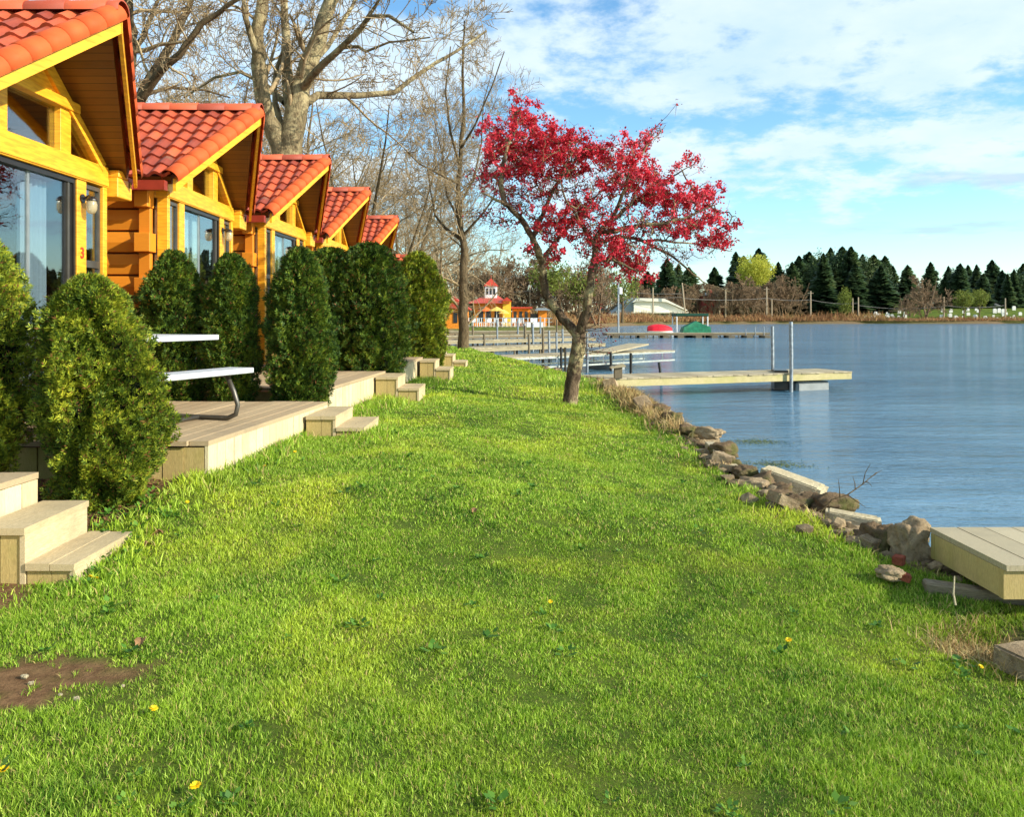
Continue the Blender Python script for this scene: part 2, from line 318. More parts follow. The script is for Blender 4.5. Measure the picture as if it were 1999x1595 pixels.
# ---------------------------------------------------------------- terrain
COAST = [(3.2,-40),(3.15,0),(3.1,2),(3.2,3.4),(3.5,4.5),(2.62,5.3),(2.42,6.6),(2.40,8.5),(2.45,10.9),(2.45,14.3),(2.25,18.3),(1.4,21.5),(.15,25),(-1.1,29),(-2.2,33),(-3.6,42),(-4.5,60),(-7,84),(7.6,87),(8.2,96),(8,105),(12,130),(23,168),(40,197),(70,214),(140,221),(240,217),(700,215),(700,900),(-700,900),(-700,-40)]
CA = np.array(COAST, float)
def sdist(x, y):
    x = np.asarray(x, float); y = np.asarray(y, float); sh = x.shape; x = x.ravel(); y = y.ravel()
    d = np.full(x.shape, 1e9); ins = np.zeros(x.shape, bool)
    for i in range(len(CA)):
        ax, ay = CA[i]; bx, by = CA[(i+1) % len(CA)]; ex, ey = bx-ax, by-ay
        t = np.clip(((x-ax)*ex+(y-ay)*ey)/(ex*ex+ey*ey), 0, 1); d = np.minimum(d, np.hypot(x-ax-t*ex, y-ay-t*ey))
        c = ((ay > y) != (by > y)); ins ^= c & (x < ex*(y-ay)/(ey if ey else 1e-9)+ax)
    return np.where(ins, d, -d).reshape(sh)
WZ = -1.9
def land(x, y):
    x = np.asarray(x, float); y = np.asarray(y, float)
    L = -1.16-.27*sst(-2.0, 2.2, x)-.02*sst(0, 2, x)
    L = L-.19*(1-sst(4.0, 5.7, y))*sst(-3.6, -2.6, x)
    L = L-.16*np.exp(-((x-2.46)/.28)**2-((y-4.08)/.22)**2)
    L = L+.035*vnoise(x, y, 1.3, 3)*sst(-2.4, -1.5, x)+.012*vnoise(x, y, .35, 5)
    far = sst(30, 60, y); L = L*(1-far)+(-1.15)*far
    L = L+sst(222, 262, y)*3.9*sst(70, 150, x)+sst(235, 330, y)*3*(1-sst(70, 150, x))
    return L
def gz(x, y):
    sd = sdist(x, y)+.10*vnoise(x, y, .5, 9)*(np.asarray(y) < 40)
    L = land(x, y)-.26*(1-sst(.02, .42, sd))+.05*vnoise(x, y, .16, 77)*(1-sst(.3, .5, sd))*(np.asarray(y) < 40)
    return -2.7+(L+2.7)*sst(-.45, .06, sd)
def gz1(x, y): return float(gz(np.array([x]), np.array([y]))[0])
def axis(lo, hi, f0, f1, step, g=1.12, mx=4.0):
    a = list(np.arange(f0, f1+1e-6, step)); s = step
    while a[-1] < hi: s = min(s*g, mx if a[-1] < 300 else 60); a.append(a[-1]+s)
    s = step
    while a[0] > lo: s = min(s*g, mx if a[0] > -200 else 60); a.insert(0, a[0]-s)
    return np.array(a)
def in_dirt(x, y):
    a = ((x+1.98+.22*vnoise(x, y, .4, 21))/.74)**2+((y-3.06-.10*vnoise(x, y, .3, 22))/.25)**2
    return 1-sst(.35, 1.25, a+.6*vnoise(x, y, .12, 23)+.5*vnoise(x, y, .045, 24))
def in_bed(x, y):
    b = sst(-2.28, -2.45, x+.12*vnoise(x, y, .3, 31))
    return b
def hollow(x, y): return 1-sst(.5, 1.3, ((x-2.46)/.34)**2+((y-4.06)/.24)**2+.5*vnoise(x, y, .12, 61))
def make_ground():
    X = axis(-700, 700, -5, 4, .1); Y = axis(-40, 900, 0, 26, .1)
    gx, gy = np.meshgrid(X, Y); z = gz(gx, gy); nx, ny = len(X), len(Y)
    V = np.stack([gx.ravel(), gy.ravel(), z.ravel()], 1); idx = np.arange(nx*ny).reshape(ny, nx)
    F = np.stack([idx[:-1,:-1].ravel(), idx[:-1,1:].ravel(), idx[1:,1:].ravel(), idx[1:,:-1].ravel()], 1)
    t = NT('lawn_ground'); at = t.n('ShaderNodeAttribute', attribute_name='soil'); a2 = t.n('ShaderNodeAttribute', attribute_name='bank')
    p = t.pos(); c = grass_colour(t, p, None)
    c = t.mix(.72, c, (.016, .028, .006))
    c = t.mix(t.ramp(t.noise(60, 5, .7, vec=p), .42, .62, 0, .5), c, (.10, .085, .03))
    soil = t.mix(t.ramp(t.noise(18, 7, .7, vec=p), .3, .7), (.10, .052, .024), (.27, .155, .075))
    bankc = t.mix(t.ramp(t.noise(7, 7, .7, vec=p), .35, .65), (.05, .034, .018), (.30, .21, .11))
    c = t.mix(at.outputs['Fac'], c, soil); c = t.mix(a2.outputs['Fac'], c, bankc)
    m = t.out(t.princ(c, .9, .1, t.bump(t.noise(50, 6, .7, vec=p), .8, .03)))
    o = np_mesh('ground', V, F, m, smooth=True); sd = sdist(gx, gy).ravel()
    soil_v = np.clip(hollow(gx, gy).ravel()*.0+np.maximum(in_dirt(gx, gy), in_bed(gx, gy)*((gy > 1)&(gy < 22)&(gx > -9))).ravel(), 0, 1)
    bank_v = 1-sst(.30, .46, sd+.07*vnoise(gx, gy, .3, 12).ravel()); bank_v = np.maximum(bank_v, hollow(gx, gy).ravel()); bank_v = np.where(gy.ravel() > 40, 1-sst(0, 4, sd), bank_v)
    for nm, v in (('soil', soil_v), ('bank', bank_v)):
        at = o.data.attributes.new(nm, 'FLOAT', 'POINT'); at.data.foreach_set('value', v.astype(np.float32))
    tag(o, kind='structure'); return o
def grass_colour(t, p, isl):
    big = t.noise(.8, 5, .7, vec=p, dist=.4); mid = t.noise(3.2, 4, .65, vec=p, dist=.5)
    f = t.math('ADD', t.math('MULTIPLY', big, .5), t.math('MULTIPLY', mid, .5))
    c = t.mix(t.ramp(f, .36, .62), (.066, .185, .011), (.36, .54, .034))
    c = t.mix(t.ramp(t.noise(.55, 4, .6, vec=p, dist=.8), .50, .66, 0, .75), c, (.66, .72, .05))
    if isl is not None:
        c = t.mix(t.ramp(isl, .0, .45, .6, 0), c, (.035, .12, .007))
        c = t.mix(t.ramp(isl, .62, 1.0, 0, .85), c, (.64, .80, .13))
        c = t.mix(t.math('GREATER_THAN', t.math('FRACT', t.math('MULTIPLY', isl, 37.7)), .93), c, (.52, .40, .15))
    return c
ground = make_ground()

# ---------------------------------------------------------------- lake
def make_water():
    t = NT('lake_water'); p = t.pos()
    a = t.noise(1.0, 6, .62, vec=p, mp=(.55, 1.6, 1), dist=.4); b = t.noise(5.0, 4, .6, vec=p, mp=(.7, 1.8, 1), dist=.3); c3 = t.noise(.18, 3, .5, vec=p, mp=(.6, 1.8, 1))
    sx = t.n('ShaderNodeSeparateXYZ'); t.L.new(p, sx.inputs[0])
    calm = t.ramp(sx.outputs[1], 4, 24, .05, 1.)
    h = t.math('ADD', t.math('MULTIPLY', a, 1.0), t.math('MULTIPLY', b, .24)); h = t.math('ADD', h, t.math('MULTIPLY', c3, .5))
    bn = t.n('ShaderNodeBump'); t.L.new(calm, bn.inputs['Strength']); bn.inputs['Distance'].default_value = .34; t.L.new(h, bn.inputs['Height'])
    col = t.mix(t.ramp(c3, .35, .65), (.055, .14, .22), (.10, .21, .30))
    m = t.out(t.princ(col, .10, .5, bn.outputs[0], IOR=1.33))
    X = axis(-700, 700, 0, 30, 1.5); Y = axis(-40, 900, 0, 60, 1.5); gx, gy = np.meshgrid(X, Y); nx, ny = len(X), len(Y)
    V = np.stack([gx.ravel(), gy.ravel(), np.full(gx.size, WZ)], 1); idx = np.arange(nx*ny).reshape(ny, nx)
    F = np.stack([idx[:-1,:-1].ravel(), idx[:-1,1:].ravel(), idx[1:,1:].ravel(), idx[1:,:-1].ravel()], 1)
    tag(np_mesh('lake_water', V, F, m, smooth=True), kind='structure')
make_water()

# ---------------------------------------------------------------- grass
def blades(x, y, z, length, width, lean=.6, z0=-.005):
    n = len(x); a = rng.uniform(0, 2*np.pi, n); la = rng.uniform(0, 2*np.pi, n); ln = rng.uniform(.1, 1, n)*lean
    wx, wy = np.cos(a)*width/2, np.sin(a)*width/2; dx, dy = np.cos(la)*ln*length, np.sin(la)*ln*length
    up = length*np.sqrt(np.clip(1-.5*ln**2, .2, 1))
    V = np.empty((n, 5, 3)); zb = z+z0
    V[:,0] = np.stack([x-wx, y-wy, zb], 1); V[:,1] = np.stack([x+wx, y+wy, zb], 1)
    mx, my, mz = x+dx*.35, y+dy*.35, zb+up*.6
    V[:,2] = np.stack([mx+wx*.8, my+wy*.8, mz], 1); V[:,3] = np.stack([mx-wx*.8, my-wy*.8, mz], 1); V[:,4] = np.stack([x+dx, y+dy, zb+up], 1)
    b = (np.arange(n)*5)[:,None]
    T = np.concatenate([b+np.array([[0,1,2]]), b+np.array([[0,2,3]]), b+np.array([[3,2,4]])], 1).reshape(-1, 3)
    return V.reshape(-1, 3), T
DECKS = []
def make_grass():
    t = NT('grass_blades'); c = grass_colour(t, t.pos(), t.isl())
    p = t.princ(c, .5, .25); tr = t.n('ShaderNodeBsdfTranslucent'); t.L.new(c, tr.inputs[0]); mx = t.n('ShaderNodeMixShader'); mx.inputs[0].default_value = .35
    t.L.new(p, mx.inputs[1]); t.L.new(tr.outputs[0], mx.inputs[2]); gm = t.out(mx.outputs[0])
    X, Y, LN, W = [], [], [], []
    for (y0, y1, dens, l0, l1, w) in ((1.5,3.2,42000,.012,.034,.0028),(3.2,5,28000,.012,.034,.0036),(5,8,13000,.012,.035,.0055),(8,13,5000,.014,.036,.009),(13,21,1100,.02,.05,.014),(21,34,420,.03,.06,.024)):
        n = int((y1-y0)*6.4*dens); x = rng.uniform(-3.3, 3.1, n); y = rng.uniform(y0, y1, n)
        k = (np.abs(x) < .66*y+.9); x, y = x[k], y[k]
        # tufts: denser where a fine noise is high
        tuft = vnoise(x, y, .07, 41)*.5+vnoise(x, y, .2, 42)*.5; k = rng.uniform(-.95, .25, len(x)) < tuft+.16*vnoise(x, y, .45, 44)+.06; x, y, tuft = x[k], y[k], tuft[k]
        L = rng.uniform(l0, l1, len(x))*(1+.45*tuft+.25*vnoise(x, y, .8, 43)); X.append(x); Y.append(y); LN.append(L); W.append(np.full(len(x), w)*rng.uniform(.7, 1.3, len(x)))
    # longer uncut grass against decks, steps, the tree and along the bank
    for (n, fx, fy, s, l) in GT:
        x = rng.normal(fx, s[0], n); y = rng.normal(fy, s[1], n); X.append(x); Y.append(y); LN.append(rng.uniform(.4, 1., n)*l); W.append(np.full(n, .0035+.0007*fy))
    y = rng.uniform(1.8, 30, 26000); e = np.interp(y, CA[1:15,1], CA[1:15,0]); x = e-.36-np.abs(rng.normal(.0, .14, len(y)))
    X.append(x); Y.append(y); LN.append(rng.uniform(.02, .07, len(x))); W.append(.0035+.0007*y)
    # behind the docks and on the far lawn
    x = np.concatenate(X); y = np.concatenate(Y); L = np.concatenate(LN); W = np.concatenate(W)
    sd = sdist(x, y); k = sd > .40+.12*vnoise(x, y, .25, 51)-.35*(rng.uniform(0, 1, len(x)) < .06); k &= rng.uniform(0, 1, len(x)) > in_dirt(x, y)*1.02; k &= rng.uniform(0, 1, len(x)) > in_bed(x, y)*.93; k &= rng.uniform(0, 1, len(x)) > hollow(x, y)*.97
    for (x0, x1, y0, y1) in DECKS: k &= ~((x > x0-.02)&(x < x1+.01)&(y > y0-.01)&(y < y1+.01))
    x, y, L, W = x[k], y[k], L[k], W[k]; z = gz(x, y)
    V, T = blades(x, y, z, L, W, .95); o = np_mesh('grass', V, T, gm)
    tag(o, 'bright green mown grass blades covering the lakeside lawn', 'grass', kind='stuff')
    print('blades', len(x))

# ---------------------------------------------------------------- cabins (local frame: +x towards the lake, y along the row, z = 0 at deck level)
ZA = 3.55; HW = 1.5; RISE = 1.12; AL = math.atan2(RISE, HW); TL = math.hypot(RISE, HW); XB = -5.8; XF0 = .76; XFT = .20
CZA, SZA = math.cos(AL), math.sin(AL)
def rp(s, x, t, n=0.): return Vector((x, s*(t*CZA+n*SZA), ZA-t*SZA+n*CZA))
def xfront(t): return XF0-(XF0-XFT)*t/TL
def clip(o, co, no):
    bm = bmesh.new(); bm.from_mesh(o.data); bmesh.ops.bisect_plane(bm, geom=bm.verts[:]+bm.edges[:]+bm.faces[:], plane_co=co, plane_no=no, clear_outer=True); bm.to_mesh(o.data); bm.free()
def make_cabin():
    c = empty('lake_cabin', (0,0,0), '', 'cabin')
    # roof slabs with plank soffit
    for s in (-1, 1):
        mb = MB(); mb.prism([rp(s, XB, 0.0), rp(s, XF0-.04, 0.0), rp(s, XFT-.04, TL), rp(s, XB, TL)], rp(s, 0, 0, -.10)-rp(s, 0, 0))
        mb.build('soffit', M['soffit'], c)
        # field tiles, each one an S-shaped piece
        mb = MB(); w = .185; rows = 8; rl = TL/rows; nx = int((XF0-XB)/w)+2; K = 6
        for r in range(rows):
            for i in range(nx):
                x0 = XB+i*w; lift = rnd.uniform(0, .006); vs = []
                for j, (t, n) in enumerate(((r*rl-.03, .008), ((r+.5)*rl, .024), ((r+1)*rl+.012, .042), ((r+1)*rl+.012, .012))):
                    for k in range(K+1):
                        u = k/K; pr = .034*math.sin(math.pi*min(u/.68, 1))**1.0 if u < .68 else -.012*math.sin(math.pi*(u-.68)/.32)
                        vs.append(rp(s, x0+u*w*1.0, max(t, 0), n+pr+lift if j < 3 else n+pr-.004))
                mb.add(vs, [(a*(K+1)+k, a*(K+1)+k+1, (a+1)*(K+1)+k+1, (a+1)*(K+1)+k) for a in range(3) for k in range(K)])
        o = mb.build('roof_tiles', M['tile'], c, smooth=False)
        p0 = rp(s, XF0-.02, 0); p1 = rp(s, XFT-.02, TL); e = (p1-p0).normalized(); nrm = rp(s, 0, 0, 1)-rp(s, 0, 0); no = e.cross(nrm)
        if no.x < 0: no = -no
        clip(o, p0, no)
        # barrel tiles up the rake
        mb = MB(); n = 9; E = p1-p0; side = nrm.cross(e).normalized()
        for i in range(n):
            a = p0+E*(i/n-.004); b = p0+E*((i+1)/n+.02); vs = []; q = 10
            for (pt, r, lf) in ((a, .111, .012), ((a+b)/2, .113, .0135), (b, .116, .016)):
                for k in range(q+1):
                    an = math.pi*(-.12+1.24*k/q); vs.append(pt+side*math.cos(an)*r+nrm*(math.sin(an)*r*.85+lf-.01))
            vs2 = [v-(v-(b+nrm*.01))*.08 for v in vs[2*(q+1):]]; vs += vs2
            mb.add(vs, [(z*(q+1)+k, z*(q+1)+k+1, (z+1)*(q+1)+k+1, (z+1)*(q+1)+k) for z in range(3) for k in range(q)])
        mb.build('rake_tiles', M['cap'], c, smooth=True)
        mb = MB(); off = Vector((.012, 0, 0)); f0 = rp(s, XF0, 0, -.015); f1 = rp(s, XFT, TL+.03, -.015); dn = Vector((0, 0, -.150))
        mb.prism([f0, f1, f1+dn*.95, f0+dn], Vector((.035, 0, 0))); mb.build('barge_board', M['trim'], c)
        mb = MB(); mb.box(XB, XFT-.06, s*(HW+.02), s*(HW+.12), ZA-RISE-.17, ZA-RISE-.06); mb.build('gutter', M['gutter'], c)
    mb = MB(); x = XB; q = 10
    while x < XF0-.05:
        x1 = min(x+.36, XF0+.03); vs = []
        for (xx, r) in ((x-.01, .105), (x1+.02, .118)):
            for k in range(q+1):
                an = math.pi*(-.08+1.16*k/q); vs.append(Vector((xx, math.cos(an)*r, ZA+.028+math.sin(an)*r*.8)))
        vs += [v+(Vector((v.x, 0, ZA+.02))-v)*.14 for v in vs[q+1:]]
        mb.add(vs, [(z*(q+1)+k, z*(q+1)+k+1, (z+1)*(q+1)+k+1, (z+1)*(q+1)+k) for z in range(2) for k in range(q)]); x = x1
    mb.build('ridge_tiles', M['tile'], c, smooth=True)
    # log body
    mb = MB(); hp = .262; zt = 2.36
    for s in (-1, 1):
        for k in range(9):
            z0 = -.02+k*hp; mb.prism([(XB+.2, s*1.22, z0+.012), (XB+.2, s*1.285, z0+.02), (XB+.2, s*1.305, z0+hp*.5), (XB+.2, s*1.285, z0+hp-.008), (XB+.2, s*1.22, z0+hp)], Vector((-XB-.2-.20, 0, 0)))
    for k in range(9):
        z0 = -.02+k*hp; mb.box(XB+.1, XB+.2, -1.2, 1.2, z0+.006, z0+hp-.006)
    mb.box(XB+.2, -.02, -1.21, 1.21, -.10, -.012)
    mb.build('wall', M['log'], c)
    for s in (-1, 1):
        mb = MB()
        for k in range(9):
            z0 = -.02+k*hp; j = .012*(k % 3)
            if k % 2 == 0: mb.box(-.27, -.09-j, s*1.27, s*1.46, z0+.012, z0+hp-.03)
            else: mb.box(-.26, -.13, s*1.27, s*1.35, z0-.029, z0+hp+.011)
        mb.build('log_ends', M['log'], c, bevel=.004)
    mb = MB(); mb.box(-2.6, -2.55, -1.17, 1.17, 0, 3.3)
    for s in (-1, 1): mb.box(-2.54, -.21, s*1.19, s*1.213, 0, 2.55)
    mb.build('partition', M['room'], c)
    # front frame
    T = M['trim']; mb = MB()
    mb.box(-.10, .05, -1.27, 1.27, 2.22, 2.43)                       # header
    mb.box(-.24, -.101, -1.272, -1.20, 2.222, 2.428); mb.box(-.24, -.101, 1.20, 1.272, 2.222, 2.428)
    mb.build('header_beam', T, c, bevel=.004)
    mb = MB(); mb.box(.0501, .062, -1.255, 1.255, 2.235, 2.30); mb.build('header_trim', T, c)
    for s in (-1, 1):
        mb = MB(); mb.box(-.08, .04, s*1.18, s*1.262, 0, 2.22); mb.box(-.225, -.18, s*1.205, s*1.265, 0, 2.22); mb.build('corner_post', T, c, bevel=.003)
        mb = MB(); mb.box(-.075, .035, s*.69, s*.86, 0, 2.22); mb.build('door_post', T, c, bevel=.003)
        # side light with its darker lower sash
        w = MB(); a, b = sorted((s*.862, s*1.178)); w.box(-.03, .01, a, a+.028, .30, 2.2); w.box(-.03, .01, b-.028, b, .30, 2.2); w.box(-.03, .012, a+.028, b-.028, 2.16, 2.2); w.box(-.03, .012, a+.028, b-.028, 1.38, 1.45); w.box(-.03, .012, a+.028, b-.028, .30, .35)
        fr = w.build('side_window', M['steel'], c)
        g = MB(); g.box(-.018, -.012, a+.028, b-.028, .35, 2.16); g.build('pane', M['glass'], fr)
        k = MB(); k.box(-.06, -.052, a, b, .35, 1.40); k.build('insect_screen', M['dark'], fr)
        p = MB(); p.box(-.04, .012, a, b, 0, .299); p.build('sill_panel', T, c)
        # return window on the bay side
        g = MB(); g.box(-.179, -.081, s*1.235, s*1.243, .35, 2.22); g.build('return_pane', M['glass'], c)
        g = MB(); g.box(-.179, -.081, s*1.215, s*1.25, 0, .35); g.build('return_panel', T, c)
        # boxed eave return
        if s > 0:
            e = MB(); e.box(-.30, .14, 1.285, 1.60, 2.13, 2.335); e.box(-.30, .15, 1.29, 1.50, 2.336, 2.41); e.build('eave_return', T, c, bevel=.008)
        # gable glazing posts and rafters
        g = MB(); g.box(-.07, .035, s*.40, s*.58, 2.43, ZA-.12-.58*RISE/HW-.05); g.build('gable_post', T, c, bevel=.003)
        g = MB(); g.beam(rp(s, -.02, .10, -.165), rp(s, -.02, TL-.20, -.165), .09, .12, up=rp(s, 0, 0, 1)-rp(s, 0, 0)); g.build('rafter', T, c)
        g = MB(); g.beam(rp(s, .045, .78, -.235), rp(s, .045, TL-.24, -.235), .02, .045, up=rp(s, 0, 0, 1)-rp(s, 0, 0)); g.build('rafter_trim', T, c)
    g = MB(); zc = 2.90; hwc = (ZA-.15-zc)*HW/RISE-.03
    g.box(-.06, .07, -hwc-.05, hwc+.05, zc-.06, zc+.03); g.build('collar_beam', T, c, bevel=.003)
    g = MB(); g.prism([(-.03, -hwc+.02, zc+.03), (-.03, hwc-.02, zc+.03), (-.03, 0, ZA-.16)], (.02, 0, 0)); g.build('gable_panel', T, c)
    g = MB(); g.box(-.03, -.022, -.40, .40, 2.43, zc-.06); wf = g.build('gable_window', M['glass'], c)
    for s in (-1, 1):
        g = MB(); zt2 = ZA-.15-.60*RISE/HW; g.prism([(-.03, s*.58, 2.43), (-.03, s*1.24, 2.43), (-.03, s*1.24, 2.46), (-.03, s*.58, zt2)], (.008, 0, 0)); g.build('gable_window', M['glass'], c)
    # sliding door
    d = MB(); B = M['black']
    d.box(-.05, .02, -.69, .69, 2.17, 2.219); d.box(-.05, .03, -.69, .69, .0, .05); d.box(-.05, .02, -.69, -.655, .05, 2.17); d.box(-.05, .02, .655, .69, .05, 2.17)
    dr = d.build('sliding_door', B, c)
    l = MB(); l.box(-.045, -.02, -.03, .0, .05, 2.17); l.build('meeting_stile', M['alu'], dr)
    l = MB(); l.box(-.035, .0, .60, .654, .05, 2.17); l.box(-.035, 0, .53, .56, .05, 2.17); l.build('sliding_stile', M['black'], dr)
    l = MB(); l.box(-.02, .012, .565, .596, .05, 2.17); l.build('inner_stile', M['steel'], dr)
    l = MB(); l.box(.0, .04, .615, .64, .92, 1.16); l.build('handle', M['alu'], dr, bevel=.005)
    l = MB(); l.box(-.034, -.028, -.655, -.03, .05, 2.17); l.box(-.018, -.012, 0.0, .60, .05, 2.17); l.build('pane', M['glass'], dr)
    # porch light
    z = 2.02; l = MB(); l.tube([(.036, .775, z+.02), (.05, .775, z+.02)], .045, 12); pl = l.build('porch_light', M['black'], c)
    l = MB(); l.tube([(.05, .775, z+.02), (.10, .775, z+.045), (.13, .775, z+.03)], .012, 8); l.lathe([(.004, .045), (.03, .04), (.052, .012), (.055, 0.0), (.0, .0)], (.13, .775, z), 14); l.build('lamp_cap', M['black'], pl, smooth=False)
    l = MB(); l.lathe([(.040, 0), (.052, -.04), (.050, -.085), (.034, -.12), (.012, -.13), (0, -.13)], (.13, .775, z), 14); l.build('lamp_glass', M['jar'], pl, smooth=True)
    return c
def curtain(c, y0, y1, mat, z0=.08, z1=2.15, x=-.14, amp=.02, flare=0.):
    mb = MB(); n = 40; vs = []
    for z in (z0, (z0+z1)/2, z1):
        for i in range(n+1):
            u = i/n; yy = y0+(y1-y0)*u+flare*(z1-z)/(z1-z0)*(u if flare > 0 else (1-u)); vs.append((x+amp*math.sin(u*n*.9+1.3*math.sin(u*9))+.004*math.sin(z*5), yy, z))
    mb.add(vs, [(a*(n+1)+i, a*(n+1)+i+1, (a+1)*(n+1)+i+1, (a+1)*(n+1)+i) for a in range(2) for i in range(n)])
    o = mb.build('curtain', mat, c, smooth=True, local=True); return o
CAB = [(7.2, -4.22, 0.0, 0), (10.99, -4.17, .085, -1.8), (14.78, -4.10, .15, .8), (18.56, -4.03, .16, 1.2), (22.6, -3.95, .02, 1.5), (26.6, -3.6, -.75, 4)]
ctxt = ['nearest log cabin with orange tiled roof and a red 3 beside its glass door', 'second log cabin along the row, pale aqua curtains hanging in its glass door', 'third log cabin along the row, roof apex in front of the big bare tree', 'fourth log cabin along the row, its gable half hidden by tall dark evergreens', 'fifth log cabin along the row with only its small red tiled roof above the evergreens', 'farthest log cabin of the row, just a scrap of red tiles by the last evergreen']
proto = make_cabin(); cabins = []
for i, (y, x, dz, rz) in enumerate(CAB):
    c = proto if i == 0 else copy_tree(proto)
    c.location = (x, y, -.89+dz); c.rotation_euler = (0, 0, R(-rz)); c['label'] = ctxt[i]; c['group'] = 'log cabins in a row along the lawn'; cabins.append(c)
curtain(cabins[0], .02, .5, M['curtain_grey'], flare=.0); curtain(cabins[0], .90, 1.15, M['curtain_grey']); curtain(cabins[0], -1.15, -.9, M['curtain_grey'])
for c in cabins[1:4]:
    curtain(c, -.64, -.05, M['curtain']); curtain(c, .02, .22, M['curtain'], flare=.16); curtain(c, -1.15, -.88, M['curtain_grey']); curtain(c, .9, 1.15, M['curtain_grey'])
    cu = MB(); cu.box(-.2, -.195, -1.2, -1.19, .3, .31)
def text_mesh(s, size, mat, parent, loc, rot, name, ex=.004):
    cu = bpy.data.curves.new(name, 'FONT'); cu.body = s; cu.size = size; cu.extrude = ex; cu.align_x = 'CENTER'; cu.offset = .002
    ob = bpy.data.objects.new(name, cu); COL.objects.link(ob); dg = bpy.context.evaluated_depsgraph_get(); me = bpy.data.meshes.new_from_object(ob.evaluated_get(dg)); bpy.data.objects.remove(ob)
    o = link_mesh(name, me, None, parent); me.materials.clear(); me.materials.append(mat); o.location = loc; o.rotation_euler = rot; return o
text_mesh('3', .15, M['red'], cabins[0], (.039, .775, 1.46), (R(90), 0, R(90)), 'door_number')

# ---------------------------------------------------------------- decks and steps
def deck(y0, x0, y1, x1, z, xb, label, sy, nlow=True):
    """deck whose lake edge runs (x0,y0)-(x1,y1); sy = near end of its two steps"""
    e = empty('wooden_deck', (x0, y0, z-.34), label, 'deck', 'timber decks in front of the cabins')
    mb = MB(); w = .14; n = int((y1-y0)/w); w = (y1-y0)/n                 # boards run towards the lake
    # top boards parallel to the row
    m = int((x0-xb)/.145)
    for k in range(m):
        xa = x0-(k+1)*.145+.004; xc = x0-k*.145-.004; sk = (x1-x0); j = .02 if k == 0 else rnd.uniform(-.012, .012); zz = z+rnd.uniform(-.003, .003)
        mb.prism([(xa, y0-.02+j, zz-.035), (xc, y0-.02+j, zz-.035), (xc+sk, y1, zz-.035), (xa+sk, y1, zz-.035)], (0, 0, .035))
    mb.build('deck_boards', M['deck'], e)
    mb = MB(); sk = (x1-x0)/(y1-y0)
    for k in range(n):
        ya = y0+k*w+.003; yb = y0+(k+1)*w-.003; xa = x0+(ya-y0)*sk; xc = x0+(yb-y0)*sk; zb = -1.34; j = rnd.uniform(-.003, .003)
        mb.prism([(xa-.03+j, ya, zb), (xa-.005+j, ya, zb), (xc-.005+j, yb, zb), (xc-.03+j, yb, zb)], (0, 0, z-.037-zb))
    mb.build('front_skirt', M['skirt'], e)
    mb = MB(); k = 0
    while x0-.01-k*.15 > xb:
        xa = x0-.035-k*.15; j = rnd.uniform(-.004, .004); lean = rnd.uniform(-.006, .006); mb.prism([(xa-.144, y0+j, -1.42), (xa, y0+j, -1.42), (xa+lean, y0+j, z-.05), (xa-.144+lean, y0+j, z-.05)], (0, .025, 0)); k += 1
    mb.build('side_skirt', M['skirt2'], e)
    DECKS.append((xb-.3, min(x0, x1), y0, y1)); DECKS.append((xb-.3, (x0+x1)/2, (y0+y1)/2, y1))
DK = [(1.2, -2.95, 4.75, -2.74, -.905), (5.87, -2.17, 8.6, -1.93, -.89), (9.5, -2.12, 12.4, -1.91, -.826), (13.2, -1.87, 16.3, -1.76, -.80), (17.1, -1.70, 20.4, -1.62, -.85)]
dl = ['nearest timber deck, only its pale end showing behind the steps bottom left', 'timber deck with the white picnic table and shaded olive end boards', 'timber deck just beyond the picnic table deck, slightly higher', 'third timber deck beyond the picnic table, under the tall evergreens', 'farthest timber deck beside the last pair of steps']
for (y0, x0, y1, x1, z), l in zip(DK, dl): deck(y0, x0, y1, x1, z, -4.25, l, 0)
def steps(xf, y0, y1, z1, z2, zg, label, tread=.27, t1=None):
    e = empty('wooden_steps', (xf, y0, zg), label, 'steps', 'timber step pairs from lawn to deck')
    for k, (xa, xb, zt, wood) in enumerate(((xf-tread-.02, xf, z1, 'stepw'), (xf, xf+tread, z2, 'stepw'))):
        mb = MB(); m = (xb-xa)/2
        if k == 0: xb -= .002
        for j in range(2): mb.box(xa+j*m+.002, xa+(j+1)*m-.002, y0, y1, zt-.035, zt+rnd.uniform(-.002, .002))
        mb.box(xb-.03, xb-.004, y0+.012, y1-.012, zg-.1, zt-.037)
        st = mb.build('step', M['stepw'], e)
        sm = MB()
        for j in range(2): sm.box(xa+j*m+.002+(.0), xa+(j+1)*m-(.034 if j else .002), y0+.02, y0+.05, zg-.1, zt-.037)
        sm.build('side_boards', M['skirt2'], st)
        sm = MB(); sm.box(xa+.004, xb-.034, y1-.05, y1-.02, zg-.1, zt-.037); sm.build('back_board', M['skirt2'], st)
    DECKS.append((xf-tread, xf+tread, y0, y1))
steps(-2.45, 4.12, 4.75, -1.066, -1.245, -1.42, 'nearest weathered wooden steps, at the bottom left beside the dark bare soil', .25)
steps(-1.68, 7.82, 8.68, -.95, -1.06, -1.2, 'wooden steps at the far end of the picnic table deck')
steps(-1.62, 11.65, 12.5, -.86, -1.02, -1.18, 'wooden steps in front of the wide clump of evergreens', .3)
steps(-1.44, 15.45, 16.3, -.83, -.985, -1.14, 'second farthest wooden steps, touching the farthest pair in view', .28)
steps(-1.38, 19.3, 20.1, -.90, -1.06, -1.2, 'farthest wooden steps by the trunk of the slender bare tree', .3)
